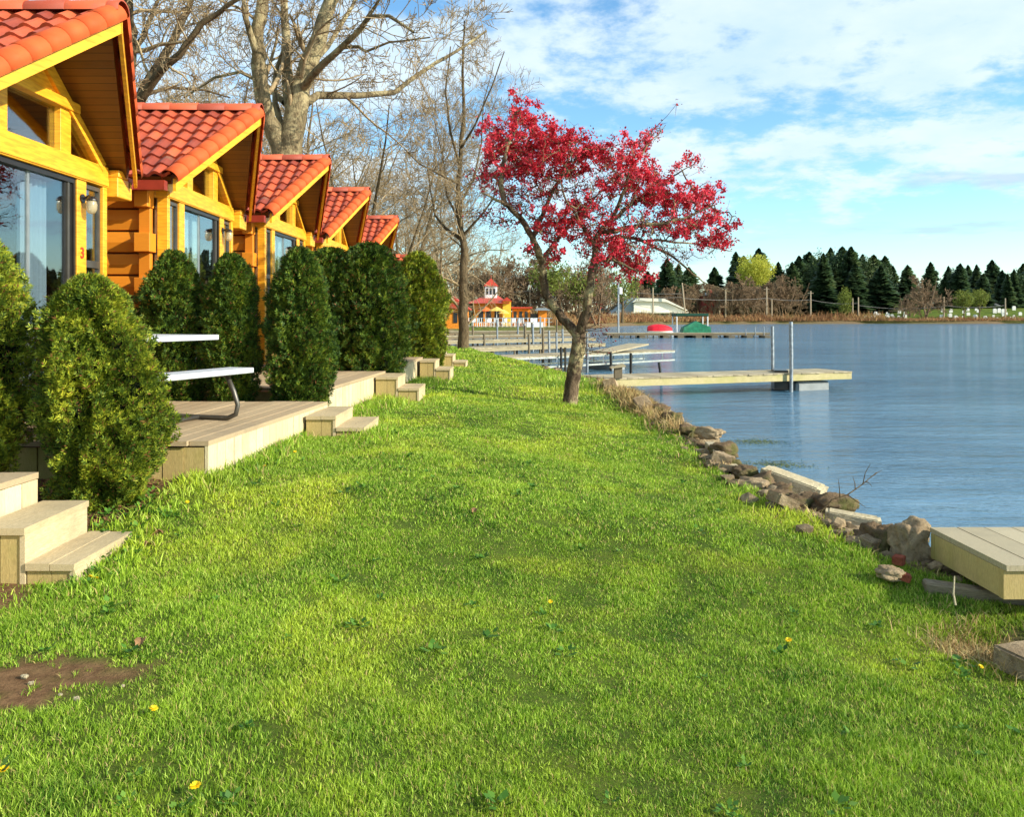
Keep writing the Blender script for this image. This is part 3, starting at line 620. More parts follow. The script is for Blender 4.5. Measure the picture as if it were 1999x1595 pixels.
# a stone slab filling the gap between steps and deck
GT = [(2000, -2.02, 7.0, (.08, .75), .11), (1300, -1.35, 8.1, (.12, .4), .10), (700, -2.2, 5.75, (.12, .12), .11), (1600, -2.5, 5.15, (.2, .25), .10), (1000, -2.12, 4.4, (.07, .25), .08), (600, -2.3, 3.98, (.2, .05), .08), (1500, -1.7, 11.2, (.15, .9), .13), (900, -1.05, 12.0, (.1, .4), .10), (900, -1.5, 14.6, (.15, .8), .13), (700, -.95, 15.8, (.1, .4), .1), (900, .87, 12.6, (.22, .18), .12), (500, -1.7, 28.3, (.5, .4), .14), (1400, 1.4, 17.5, (.5, 1.2), .18)]

# ---------------------------------------------------------------- picnic table
def picnic():
    a = Vector((.34, .94, 0)).normalized(); q = Vector((-.94, .34, 0)).normalized(); zd = -.89
    be = Vector((-2.36, 7.16, 0)); te = be+q*.60; Ln = 1.5
    e = empty('picnic_table', (te.x-a.x*.75, te.y-a.y*.75, zd), 'white picnic table with bent metal tube legs on the deck', 'picnic table')
    def plank(p, w, z, nm, cnt):
        mb = MB()
        for k in range(cnt):
            o = q*((k-(cnt-1)/2)*(w/cnt)); mb.beam(p+o+Vector((0,0,z-.022)), p+o-a*Ln+Vector((0,0,z-.022)), w/cnt-.006, .044)
        return mb.build(nm, M['whitebench'], e, bevel=.004)
    plank(te, .72, zd+.73, 'tabletop', 4)
    plank(be-q*.0, .26, zd+.447, 'bench', 1); plank(te+q*.60, .26, zd+.447, 'bench', 1)
    for off in (.18, 1.3):
        mb = MB(); c = te-a*off
        def pt(s, z): return c+q*s+Vector((0, 0, zd+z))
        mb.tube([pt(-.58, .40), pt(-.66, .25), pt(-.70, .14), pt(-.68, .06), pt(-.60, .025), pt(-.3, .022), pt(.3, .022), pt(.60, .025), pt(.68, .06), pt(.70, .14), pt(.66, .25), pt(.58, .40)], .021, 8)
        pass
        mb.build('leg', M['steel'], e, smooth=True)
        mb = MB(); mb.tube([pt(-.62, .39), pt(.62, .39)], .017, 8); mb.build('cross_bar', M['steel'], e, smooth=True)
    c = te-a*.78; mb = MB()
    def pc(s, z): return c+q*s+Vector((0, 0, zd+z))
    mb.tube([pc(-.32, .022), pc(-.28, .68), pc(.28, .68), pc(.32, .022)], .021, 8); mb.build('centre_frame', M['steel'], e, smooth=True)
    mb = MB(); mb.tube([te-a*.18+q*.3+Vector((0, 0, zd+.022)), te-a*1.3+q*.3+Vector((0, 0, zd+.022))], .017, 8); mb.build('floor_bar', M['steel'], e, smooth=True)
    mb = MB(); mb.tube([te-a*.18-q*.3+Vector((0, 0, zd+.022)), te-a*1.3-q*.3+Vector((0, 0, zd+.022))], .017, 8)
    mb.build('floor_bar', M['steel'], e, smooth=True)
picnic()
# ---------------------------------------------------------------- evergreen shrubs
def thuja(x, y, zb, zt, r, label, yellow=False, n=9000, seed=0, leanx=0., leany=0., fat=.42, lump=.16, leaf=.030):
    g = np.random.default_rng(100+seed); h = zt-zb; HF = .17
    b0 = .48 if lump > .28 else .66
    def prof(t): return np.where(t < fat, b0+(1-b0)*np.sin(np.clip(t/fat, 0, 1)*np.pi/2), np.clip(1-((t-fat)/(1-fat))**2.2, 0, 1)**.56)
    def surf(th, t, k):
        px, py = th*1.6, t*h*3.2
        lm = 1+lump*vnoise(np.cos(th)*2.2+seed, np.sin(th)*2.2+t*h*3.3, .9, seed)+lump*.8*vnoise(np.cos(th)*5+seed, np.sin(th)*5+t*h*7, .8, seed+3)+HF*vnoise(th*r*13, t*h*9, 1., seed+5)
        rr = prof(t)*r*lm*k; return rr*np.cos(th)+leanx*t, rr*np.sin(th)+leany*t, t*h
    th = g.uniform(0, 2*np.pi, n); t = g.beta(1.15, 1.15, n)*.995; k = 1.02-.32*g.random(n)**1.5; out = g.random(n) < .10; k = np.where(out, k+.12*g.random(n), k)
    cx, cy, cz = surf(th, t, k)
    # each spray: a flat fan of five narrow leaflets, leaning outwards and up
    m = 5; up = .5+.9*g.random(n); ox, oy = np.cos(th+g.normal(0, .5, n)), np.sin(th+g.normal(0, .5, n))
    D = np.stack([ox, oy, up*1.1], 1); D /= np.linalg.norm(D, axis=1)[:,None]
    A = g.normal(0, 1, (n, 3)); W = np.cross(D, A); W /= np.linalg.norm(W, axis=1)[:,None]
    sc = leaf*g.uniform(.7, 1.5, n)[:,None]; C = np.stack([cx, cy, cz+.02], 1); V = []; T = []
    for j in range(m):
        an = (j-(m-1)/2)*.48; d = D*math.cos(an)+W*math.sin(an); w = W*math.cos(an)-D*math.sin(an); b = C+D*sc*.35*(j % 2)
        ln = sc*(1.35-.14*abs(j-2)); V += [b-w*sc*.08, b+d*ln*.55+w*sc*.17, b+d*ln, b+d*ln*.5-w*sc*.15]
    V = np.stack(V, 1).reshape(-1, 3); b = (np.arange(n)*4*m)[:,None]
    F = np.concatenate([b+np.array([[4*j, 4*j+1, 4*j+2, 4*j+3]]) for j in range(m)], 1).reshape(-1, 4)
    # weld leaflets of a spray into one island through a shared stem quad
    e = empty('evergreen_shrub', (x, y, zb), label, 'shrub', 'clipped evergreen shrubs between the decks')
    np_mesh('foliage', V, F, M['thuja_y' if yellow else 'thuja'], e)
    # dark core added to block light through the shrub, and the stem
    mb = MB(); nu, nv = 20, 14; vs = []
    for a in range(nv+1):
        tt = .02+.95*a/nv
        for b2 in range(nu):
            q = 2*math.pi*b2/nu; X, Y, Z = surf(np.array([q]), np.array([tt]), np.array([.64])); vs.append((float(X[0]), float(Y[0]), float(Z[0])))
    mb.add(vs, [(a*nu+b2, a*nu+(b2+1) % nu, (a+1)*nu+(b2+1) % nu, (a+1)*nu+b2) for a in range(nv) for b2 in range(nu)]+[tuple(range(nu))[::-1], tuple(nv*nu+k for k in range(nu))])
    mb.build('dark_core', M['thuja_core'], e, local=True)
    mb = MB(); mb.tube([(0, 0, -.08), (0, 0, .3), (leanx*.5, leany*.5, h*.5)], [.04, .035, .02], 7); mb.build('stem', M['bark_brown'], e, local=True)
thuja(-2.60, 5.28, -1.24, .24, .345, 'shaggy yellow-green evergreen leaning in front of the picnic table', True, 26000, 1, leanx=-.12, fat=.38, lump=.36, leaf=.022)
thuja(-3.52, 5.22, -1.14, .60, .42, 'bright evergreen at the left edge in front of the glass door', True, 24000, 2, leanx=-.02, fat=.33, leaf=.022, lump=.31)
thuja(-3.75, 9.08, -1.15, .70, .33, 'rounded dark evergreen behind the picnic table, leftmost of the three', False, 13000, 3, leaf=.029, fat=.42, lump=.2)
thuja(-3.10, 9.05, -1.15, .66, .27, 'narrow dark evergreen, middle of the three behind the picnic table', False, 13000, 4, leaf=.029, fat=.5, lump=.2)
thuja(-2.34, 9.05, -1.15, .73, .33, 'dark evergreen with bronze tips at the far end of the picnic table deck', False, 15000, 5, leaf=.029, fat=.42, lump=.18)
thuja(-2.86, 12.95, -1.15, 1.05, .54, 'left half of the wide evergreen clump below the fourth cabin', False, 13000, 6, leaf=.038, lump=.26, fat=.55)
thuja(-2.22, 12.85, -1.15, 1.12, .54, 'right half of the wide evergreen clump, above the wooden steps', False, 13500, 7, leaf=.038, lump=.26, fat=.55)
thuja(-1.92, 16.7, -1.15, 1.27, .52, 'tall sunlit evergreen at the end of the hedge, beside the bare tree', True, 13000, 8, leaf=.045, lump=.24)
thuja(-3.3, 12.95, -1.15, .6, .36, 'low dark evergreen in the shade behind the bronze-tipped one', False, 4000, 10, leaf=.045)

# ---------------------------------------------------------------- bare trees
def wander(p, d, L, n, g, up=.12, wob=.35):
    pts = [p.copy()]
    for i in range(n):
        d = (d+Vector((g.gauss(0, wob), g.gauss(0, wob), g.gauss(0, wob)))*.5+Vector((0, 0, up*.4))).normalized(); p = p+d*(L/n); pts.append(p.copy())
    return pts, d
def branch(mb, p, d, L, r, lvl, g, up, wob, tw, kidsn, budget):
    if budget[0] <= 0: return
    budget[0] -= 1
    n = 6 if L > 2 else (4 if L > .7 else 3); pts, dd = wander(p, d, L, n, g, up, wob)
    r1 = max(r*.35, tw); mb.tube(pts, [r+(r1-r)*i/n for i in range(n+1)], 7 if r > .08 else (4 if r > .03 else 3), cap=False)
    if lvl <= 0: return
    k = kidsn if lvl > 1 else kidsn+1
    for j in range(k):
        u = .22+.75*(j+g.random())/k; i = min(int(u*n), n-1); q = pts[i].lerp(pts[i+1], u*n-i); dr = (pts[i+1]-pts[i]).normalized()
        ax = dr.orthogonal().normalized(); ax.rotate(Matrix.Rotation(g.uniform(0, 6.283), 3, dr)); nd = (dr*math.cos(g.uniform(.5, 1.0))+ax*math.sin(g.uniform(.55, 1.1))).normalized()
        branch(mb, q, nd, L*g.uniform(.42, .68)*(1.1-.35*u), max((r+(r1-r)*u)*g.uniform(.45, .7), tw), lvl-1, g, up, wob, tw, kidsn, budget)
def tube_path(mb, pts, r0, r1, g, lvl, L, tw, n=9, dens=1.1, wob=.4, up=.1, budget=None, sub=3, start=.1):
    """a thick limb through given points, with side branches"""
    P2 = []
    for i in range(len(pts)-1):
        for k in range(sub): P2.append(pts[i].lerp(pts[i+1], k/sub)+Vector((g.gauss(0, r0*.12), g.gauss(0, r0*.12), 0)))
    P2.append(pts[-1]); m = len(P2)-1; rad = [r0+(r1-r0)*(i/m)**.8 for i in range(m+1)]
    mb.tube(P2, rad, n, cap=False)
    tot = sum((P2[i+1]-P2[i]).length for i in range(m)); cnt = int(tot*dens)
    for j in range(cnt):
        u = start+(1-start)*(j+g.random())/max(cnt, 1); i = min(int(u*m), m-1); q = P2[i].lerp(P2[i+1], u*m-i); dr = (P2[i+1]-P2[i]).normalized()
        ax = dr.orthogonal().normalized(); ax.rotate(Matrix.Rotation(g.uniform(0, 6.283), 3, dr)); nd = (dr*.55+ax*g.uniform(.7, 1.1)+Vector((0, 0, .15))).normalized()
        branch(mb, q, nd, L*g.uniform(.6, 1.25)*(1.15-.5*u), rad[i]*g.uniform(.25, .45), lvl, g, up, wob, tw, 4, budget)
def pxs(d, *pts): return [P(a, b, d+(c if c else 0)) for a, b, c in pts]
def add_tree(name, pos, limbs, twigspec, label, cat='tree', mats=('bark_pale', 'bark_twig'), group=None):
    e = empty(name, pos, label, cat, group); g = random.Random(len(label)*7+3)
    tr = MB(); cr = MB(); bud = [twigspec['budget']]
    for pts, r0, r1, dens in limbs:
        # limbs in one mesh, twigs in another
        P2 = []; sub = 3
        for i in range(len(pts)-1):
            for k in range(sub): P2.append(pts[i].lerp(pts[i+1], k/sub)+Vector((g.gauss(0, r0*.10), g.gauss(0, r0*.10), 0)))
        P2.append(pts[-1]); m = len(P2)-1; rad = [r0+(r1-r0)*(i/m)**.8 for i in range(m+1)]; tr.tube(P2, rad, 12 if r0 > .15 else 8, cap=False)
        tot = sum((P2[i+1]-P2[i]).length for i in range(m)); cnt = int(tot*dens)
        for j in range(cnt):
            u = .08+.92*(j+g.random())/max(cnt, 1); i = min(int(u*m), m-1); q = P2[i].lerp(P2[i+1], u*m-i); dr = (P2[i+1]-P2[i]).normalized()
            ax = dr.orthogonal().normalized(); ax.rotate(Matrix.Rotation(g.uniform(0, 6.283), 3, dr)); nd = (dr*.5+ax*g.uniform(.7, 1.1)+Vector((0, 0, twigspec.get('lift', .1)))).normalized()
            branch(cr, q, nd, twigspec['L']*g.uniform(.5, 1.3)*(1.15-.4*u), max(rad[i]*g.uniform(.2, .38), twigspec['tw']), twigspec['lvl'], g, twigspec.get('up', .08), twigspec.get('wob', .42), twigspec['tw'], 4, bud)
    tr.build('trunk', M[mats[0]], e, smooth=True); cr.build('crown', M[mats[1]], e, smooth=True); return e
# the big pale tree behind the third roof
D = 24.
b0 = P(563, 618, D); b0.z = -1.3
L1 = [
 ([b0, *pxs(D, (563,400,0), (566,300,0), (575,215,0), (590,150,0), (618,80,0), (645,10,0), (670,-70,0))], .50, .16, .5),
 (pxs(D, (556,320,.0), (538,265,-.2), (519,215,-.4), (506,150,-.6), (503,80,-.8), (512,10,-1), (520,-80,-1.2)), .30, .15, .6),
 (pxs(D, (508,140,-.6), (495,80,-1), (478,30,-1.4), (470,-40,-1.6)), .14, .05, 1.),
 (pxs(D, (572,235,0), (560,150,.6), (562,80,1.0), (553,10,1.2), (560,-60,1.4)), .20, .09, .8),
 (pxs(D, (562,290,0), (538,200,.5), (536,150,.9), (556,90,1.1), (560,40,1.3)), .11, .04, 1.),
 (pxs(D, (585,180,0), (620,135,-.8), (665,95,-1.3), (705,55,-1.8), (722,32,-2), (760,30,-2.4), (808,62,-2.8)), .13, .035, 1.3),
 (pxs(D, (718,34,-2), (740,0,-2.2), (770,-40,-2.4)), .06, .02, 1.5),
 (pxs(D, (578,215,0), (620,185,1), (700,186,1.8), (770,180,2.4), (830,135,3), (890,100,3.6), (950,60,4.2)), .15, .035, 1.3),
 (pxs(D, (668,92,-1.3), (700,90,-1.6), (715,100,-2), (760,82,-2.2), (840,72,-2.6)), .06, .02, 1.4),
 (pxs(D, (556,200,.5), (520,165,2), (470,140,3.5), (420,150,4.5), (360,190,5)), .10, .03, 1.3),
 (pxs(D, (600,130,0), (640,90,2), (690,10,3.5), (720,-60,4)), .11, .04, 1.2)]
add_tree('bare_tree', (b0.x, b0.y, -1.3), L1, dict(budget=5200, L=2.5, lvl=3, tw=.009, lift=.15), 'big pale-barked leafless tree with heavy spreading limbs rising behind the third cabin roof')
# dark tree behind the nearest roof
D = 20.; b1 = P(225, 618, D); b1.z = -1.3
L2 = [([b1, *pxs(D, (235,300,0), (248,120,0), (252,60,0), (245,0,0), (240,-80,0))], .30, .14, .5),
 (pxs(D, (262,215,0), (300,140,.5), (335,85,1), (362,30,1.5), (372,5,1.6), (385,-60,2)), .14, .06, 1.2),
 ([P(238,330,D), *pxs(D, (262,215,0), (312,140,-.5), (350,105,-.8), (395,45,-1), (450,8,-1.2), (500,-30,-1.4))], .15, .04, 1.2),
 (pxs(D, (250,120,0), (280,70,.5), (300,20,.8), (325,-30,1)), .09, .03, 1.2), (pxs(D, (262,190,0), (330,170,1), (400,175,1.6), (450,190,2)), .06, .02, 1.5)]
add_tree('bare_tree', (b1.x, b1.y, -1.3), L2, dict(budget=2600, L=2.1, lvl=3, tw=.009), 'dark-limbed leafless tree rising between the nearest cabin roof and the big pale tree', mats=('bark_brown', 'bark_twig'))
# slender tree on the lawn
D = 28.6; b2 = P(905, 690, D); zb2 = gz1(b2.x, D); b2.z = zb2-.05
L3 = [([b2, *pxs(D, (906,640,0), (905,560,0), (907,500,0), (905,470,0), (897,440,0), (896,380,0), (900,300,0), (905,200,0), (903,110,0), (907,40,0))], .21, .025, 1.6),
 (pxs(D, (905,470,0), (870,445,.3), (850,420,.5), (845,390,.6), (835,330,.8)), .07, .02, 3.),
 (pxs(D, (903,462,0), (940,420,-.4), (965,385,-.6), (975,330,-.8)), .06, .015, 3.),
 (pxs(D, (897,430,0), (872,380,1), (868,320,1.2), (850,240,1.5), (850,170,1.8)), .05, .012, 2.8),
 (pxs(D, (897,400,0), (925,350,1), (940,280,1.2), (945,200,1.4), (965,120,1.4)), .05, .012, 2.8),
 (pxs(D, (898,360,0), (860,340,-1), (820,320,-1.6), (790,290,-2)), .05, .02, 3.), (pxs(D, (900,330,0), (880,260,-1), (870,180,-1.4), (880,90,-1.4)), .06, .02, 2.8), (pxs(D, (900,290,0), (930,240,-1), (960,170,-1.5), (985,100,-1.8)), .05, .015, 2.8)]
e = add_tree('bare_tree', (b2.x, b2.y, zb2), L3, dict(budget=8000, L=1.9, lvl=3, tw=.006, lift=.35, up=.2), 'slender leafless tree standing on the lawn beyond the last wooden steps', mats=('bark_brown', 'bark_twig'))
# background woods: five grown shapes, repeated
def wild_tree(name, seed, h, r, tw, budget, spread=.5, lvl=4, multi=1):
    g = random.Random(seed); tr = MB(); cr = MB(); bud = [budget]; e = empty(name, (0,0,0), '', 'tree')
    for k in range(multi):
        d = Vector((g.gauss(0, .18*multi), g.gauss(0, .18*multi), 1)).normalized(); pts, _ = wander(Vector((g.gauss(0, .2), g.gauss(0, .2), 0)), d, h*.9, 8, g, .3, .16); n = 8
        rad = [r*(1-.85*(i/n)) for i in range(n+1)]; tr.tube(pts, rad, 8, cap=False)
        for j in range(14):
            u = .18+.8*(j+g.random())/14; i = min(int(u*n), n-1); q = pts[i].lerp(pts[i+1], u*n-i); a = g.uniform(0, 6.283); nd = Vector((math.cos(a), math.sin(a), g.uniform(.35, 1.1))).normalized()
            branch(cr, q, nd, h*spread*(1-.65*u)*g.uniform(.7, 1.2), rad[i]*.5, lvl-1, g, .12, .36, tw, 4, bud)
    tr.build('trunk', M['bark_brown'], e, smooth=True, local=True); cr.build('crown', M['bark_twig'], e, smooth=True, local=True); return e
W = [wild_tree('bare_tree', 5, 13, .17, .009, 5200), wild_tree('bare_tree', 6, 12, .14, .009, 5200, .55), wild_tree('bare_tree', 9, 14, .16, .009, 5600, .45, multi=2)]
def place(src, used, x, y, s, rz, label, group=None, z=None, sz=None):
    o = src if src not in used else copy_tree(src); used.append(src); o.location = (x, y, gz1(x, y)-.1 if z is None else z); o.scale = (s, s, s if sz is None else sz); o.rotation_euler = (0, 0, rz); o['label'] = label
    if group: o['group'] = group
    return o
used = []
G1 = 'leafless trees in the background wood'
for i, (px, d, s, k) in enumerate([(265,34,1.05,0),(330,40,1.1,1),(420,36,.95,2),(480,46,1.0,0),(640,42,1.05,1),(700,36,.85,2),(760,44,1.0,0),(800,37,.7,1),(850,52,.85,2),(300,50,1.2,2),(590,58,1.1,2),(380,60,1.2,0),(870,62,1.0,0),(830,60,1.0,1),(450,66,1.4,2),(180,38,1.1,1),(520,34,.9,1),(560,44,1.2,2),(670,56,1.0,0),(740,38,.7,2),(250,44,1.2,0),(690,110,1.5,1),(790,112,1.4,0),(865,118,1.3,2),(945,124,1.3,1)]):
    place(W[k], used, (px-HX)/FPX*d, d, s, i*1.37, 'leafless grey-brown tree in the background wood behind the cabins', G1, z=-1.3)
# far brown trees with coarser twigs
def far_bare(seed, h):
    e = wild_tree('distant_bare_tree', seed, h, .16, .030, 1500, .5, 4, multi=2)
    for c in kids(e): c.data.materials.clear(); c.data.materials.append(M['bark_far'])
    return e
FB = [far_bare(21, 8), far_bare(22, 9), far_bare(23, 7)]
usedf = []; g = random.Random(4)
for i in range(23):
    px = 880+i*13+g.uniform(-6, 6); d = 116+g.uniform(0, 24)
    place(FB[i % 3], usedf, (px-HX)/FPX*d, d, g.uniform(.95, 1.35), g.uniform(0, 6), 'brown leafless tree in the belt behind the far end of the docks', 'brown leafless trees behind the docks', z=-1.3)
for i in range(34):
    px = 1180+i*12+g.uniform(-5, 5) if i < 32 else 1750+g.uniform(0, 60); d = 218+g.uniform(8, 26)
    if px > 1340 and px < 1420: d += 4
    place(FB[i % 3], usedf, (px-HX)/FPX*d, d, g.uniform(1.0, 1.55), g.uniform(0, 6), 'brown leafless tree on the far shore below the dark conifers', 'brown leafless trees on the far shore', z=-1.2)
for px, s, lab in ((1465,1.25,'spreading pale leafless tree on the far shore right of the red brick building'), (1765,1.0,'low forked leafless tree at the far waterline left of the cemetery'), (1810,1.7,'tall white-limbed leafless tree in front of the conifers by the cemetery')):
    d = 224; place(FB[0], usedf, (px-HX)/FPX*d, d, s, px, lab, z=-1.0)

# conifers
def conifer(seed, h, r):
    g = np.random.default_rng(seed); e = empty('conifer', (0,0,0), '', 'tree'); mb = MB(); mb.tube([(0,0,-.5), (0,0,h*.5), (0,0,h*.97)], [.3, .18, .04], 6); mb.build('trunk', M['bark_brown'], e, local=True)
    n = 2600; t = g.random(n)**.8; th = g.uniform(0, 6.283, n); lob = 1+.22*np.sin(th*3+seed+t*5)+.2*np.sin(th*5+t*13)+.12*np.sin(t*52+th)
    R0 = r*(1-t)**.68*(.35+.65*np.minimum(1, t*6))*lob; L = R0*g.uniform(.6, 1.2, n)+.12; z = .06*h+t*h*.94; w = .20+.10*L; c, s = np.cos(th), np.sin(th)
    i0 = L*.35; V = np.stack([np.stack([i0*c, i0*s, z+.1], 1), np.stack([L*.75*c-w*s, L*.75*s+w*c, z-.05*L-.25], 1), np.stack([L*c, L*s, z-.10*L+.05], 1), np.stack([L*.75*c+w*s, L*.75*s-w*c, z-.05*L-.25], 1)], 1).reshape(-1, 3)
    F = np.arange(n*4).reshape(-1, 4); np_mesh('foliage', V, F, M['needle'], e); return e
CF = [conifer(31, 16, 4.6), conifer(32, 18, 4.0), conifer(33, 14, 4.8)]; usedc = []; CONS = []
GC = 'dark conifers along the far shore'
def con(px, top, d, k, wid=1., lab=None, gr=GC):
    h = (HY-top)/FPX*d+1.2-2.; hh = (16, 18, 14)[k]; sz = (h+2.2)/hh; o = place(CF[k], usedc, (px-HX)/FPX*d, d, sz*wid, px*.7, 'x', gr, z=-1.2, sz=sz); CONS.append((px, o))
for i, (px, top) in enumerate([(1303,505),(1325,515),(1345,522),(1395,522),(1437,492),(1452,500),(1482,485),(1520,512),(1510,525),(1560,500),(1547,512),(1580,492),(1600,505),(1622,484),(1645,482),(1662,482),(1684,497),(1706,498),(1728,500),(1744,520),(1772,518),(1817,512),(1852,520),(1875,515),(1890,518),(1907,517),(1937,508),(1957,528),(1980,526),(1998,515),(2015,505),(1590,520),(1635,510),(1670,515),(1865,530),(1920,535),(1650,500),(1700,515),(1720,520),(1575,525),(1615,515),(1265,530),(1240,540),(1968,535),(1990,540),(1845,540),(1608,495)]):
    con(px, top, 262+(i*37 % 23)+(0 if i < 31 else -8), i % 3, 1.05 if px < 1760 else .85)
ORD = 'first second third fourth fifth sixth seventh eighth ninth tenth eleventh twelfth thirteenth fourteenth fifteenth sixteenth seventeenth eighteenth nineteenth twentieth'.split()
TENS = {2: 'twenty', 3: 'thirty', 4: 'forty'}
def ordinal(n):
    return ORD[n-1] if n <= 20 else (TENS[n//10]+'-'+ORD[n % 10-1] if n % 10 else {3: 'thirtieth', 4: 'fortieth'}[n//10])
def number(lst, fmt):
    lst.sort(key=lambda q: q[0])
    for i, (_, o) in enumerate(lst): o['label'] = fmt.format(ordinal(i+1))
number(CONS, 'dark conifer on the far shore, {} from the left of the belt')
def numtrees(grp, fmt): number([(o.location.x/o.location.y, o) for o in bpy.data.objects if o.get('group') == grp and o.parent is None], fmt)
numtrees(G1, 'leafless tree in the wood behind the cabins, {} from the left')
numtrees('brown leafless trees behind the docks', 'brown leafless tree behind the restaurant and docks, {} from the left')
numtrees('brown leafless trees on the far shore', 'brown leafless tree below the far conifers, {} from the left')
# willow in new leaf, and two olive trees
def leafy(px, py, d, rx, rz, mat, label, n=2600, name='leafy_tree', ls=.35, zb=-1.1):
    c = P(px, py, d); e = empty(name, (c.x, d, zb), label, 'tree'); g = np.random.default_rng(int(px)); mb = MB(); h = c.z-zb
    mb.tube([(0,0,0), (.1,0,h*.5), (0,.1,h)], [.3*rx/4, .22*rx/4, .08], 7)
    for k in range(9): a = k*.7; mb.tube([(0,0,h*(.35+.05*k)), (math.cos(a)*rx*.4, math.sin(a)*rx*.4, h*(.6+.06*k)), (math.cos(a)*rx*.8, math.sin(a)*rx*.8, h*(.75+.06*k))], [.1, .07, .03], 5)
    mb.build('trunk', M['bark_brown'], e, local=True)
    u = g.normal(0, 1, (n, 3)); u /= np.linalg.norm(u, axis=1)[:,None]; rr = (g.random(n)**.45); lump = 1+.22*vnoise(u[:,0]*3+px, u[:,2]*3+u[:,1]*2, .7, 2); p = u*rr[:,None]*lump[:,None]*np.array([rx, rx, rz])+np.array([0, 0, h])
    a = g.normal(0, 1, (n, 3)); b = g.normal(0, 1, (n, 3)); a /= np.linalg.norm(a, axis=1)[:,None]; b /= np.linalg.norm(b, axis=1)[:,None]
    V = np.stack([p, p+a*ls, p+b*ls], 1).reshape(-1, 3); np_mesh('crown', V, np.arange(n*3).reshape(-1, 3), M[mat], e)
leafy(1475, 528, 248, 5.6, 4.6, 'willow', 'round yellow-green willow among the dark conifers', 5000, 'willow_tree', .45)
leafy(1882, 585, 226, 2.6, 2.8, 'newleaf', 'small olive-green tree on the cemetery lawn, nearer the water', 1500)
leafy(1912, 582, 232, 2.8, 2.6, 'newleaf', 'rounder olive-green tree on the cemetery lawn, right of its neighbour', 1500)
leafy(1650, 590, 225, 2.0, 4.0, 'newleaf', 'feathery olive tree in front of the conifers at the far waterline', 1600)
leafy(1215, 560, 140, 3.5, 3.0, 'newleaf', 'dull olive tree behind the white boathouse', 1200)
leafy(1075, 540, 110, 3.0, 2.6, 'newleaf', 'dull olive tree behind the far docks left of the red tree', 1200)
leafy(1160, 545, 215, 4.0, 4.5, 'needle', 'dark evergreen behind the red tree and the white boathouse', 2200)
leafy(1130, 560, 120, 3.0, 2.4, 'newleaf', 'dull olive tree seen through the fork of the red tree', 1200)
for k, (px, py, rx, rz) in enumerate([(1545, 560, 4.5, 7), (1595, 545, 4.5, 9), (1632, 545, 4.0, 9), (1690, 550, 4.5, 8), (1725, 558, 4.0, 7), (1862, 560, 4.0, 6), (1985, 565, 4.5, 6), (1500, 570, 4.0, 5), (1330, 565, 4.0, 5)]):
    leafy(px, py, 266, rx, rz, 'needle', 'rounded dark evergreen filling the conifer belt, '+ordinal((3, 4, 5, 6, 7, 8, 9, 2, 1)[k])+' of its kind from the left', 3000, 'evergreen_tree', .55)
# brush along the far water line (one mass)
def brush():
    g = rng; X = []; Y = []; H = []
    seg = [(i, i+1) for i in range(17, 27)]
    for a, b in seg:
        A, B = CA[a], CA[b]; L = np.hypot(*(B-A)); n = int(min(L, 220)*70) if a < 26 else 9000
        t = g.random(n); p = A+(B-A)*t[:,None]; nrm = np.array([-(B-A)[1], (B-A)[0]])/L; off = np.abs(g.normal(0, 3.5, n))+.3; p = p+nrm*off[:,None]; X.append(p[:,0]); Y.append(p[:,1]); H.append(g.uniform(.5, 1.9, n)*np.interp(off, [0, 4], [.6, 1.6]))
    x = np.concatenate(X); y = np.concatenate(Y); h = np.concatenate(H)*(.6+.6*(vnoise(x, y, 6, 3)+1)/2)*np.where(x > 100, .55, 1)*np.where(y < 100, .45, 1); k = (sdist(x, y) > .2)&~((y < 104)&(x < 8.5)); x, y, h = x[k], y[k], h[k]
    V, T = blades(x, y, gz(x, y), h, np.full(len(x), .16)*(y/200), .7)
    m = m_leaf('brown_brush', [(.13, .06, .028), (.28, .13, .055), (.40, .24, .10), (.20, .18, .05)], .8, .2, .12, .5)
    tag(np_mesh('shoreline_brush', V, T, m), 'brown leafless brush and reeds in a strip along the far water line', 'brush', kind='stuff')
    k2 = 900; t = g.random(k2); xx = g.uniform(24, 150, k2); yy = np.interp(xx, [23, 40, 70, 140, 240], [168, 197, 214, 221, 217])
    mb = MB()
brush()
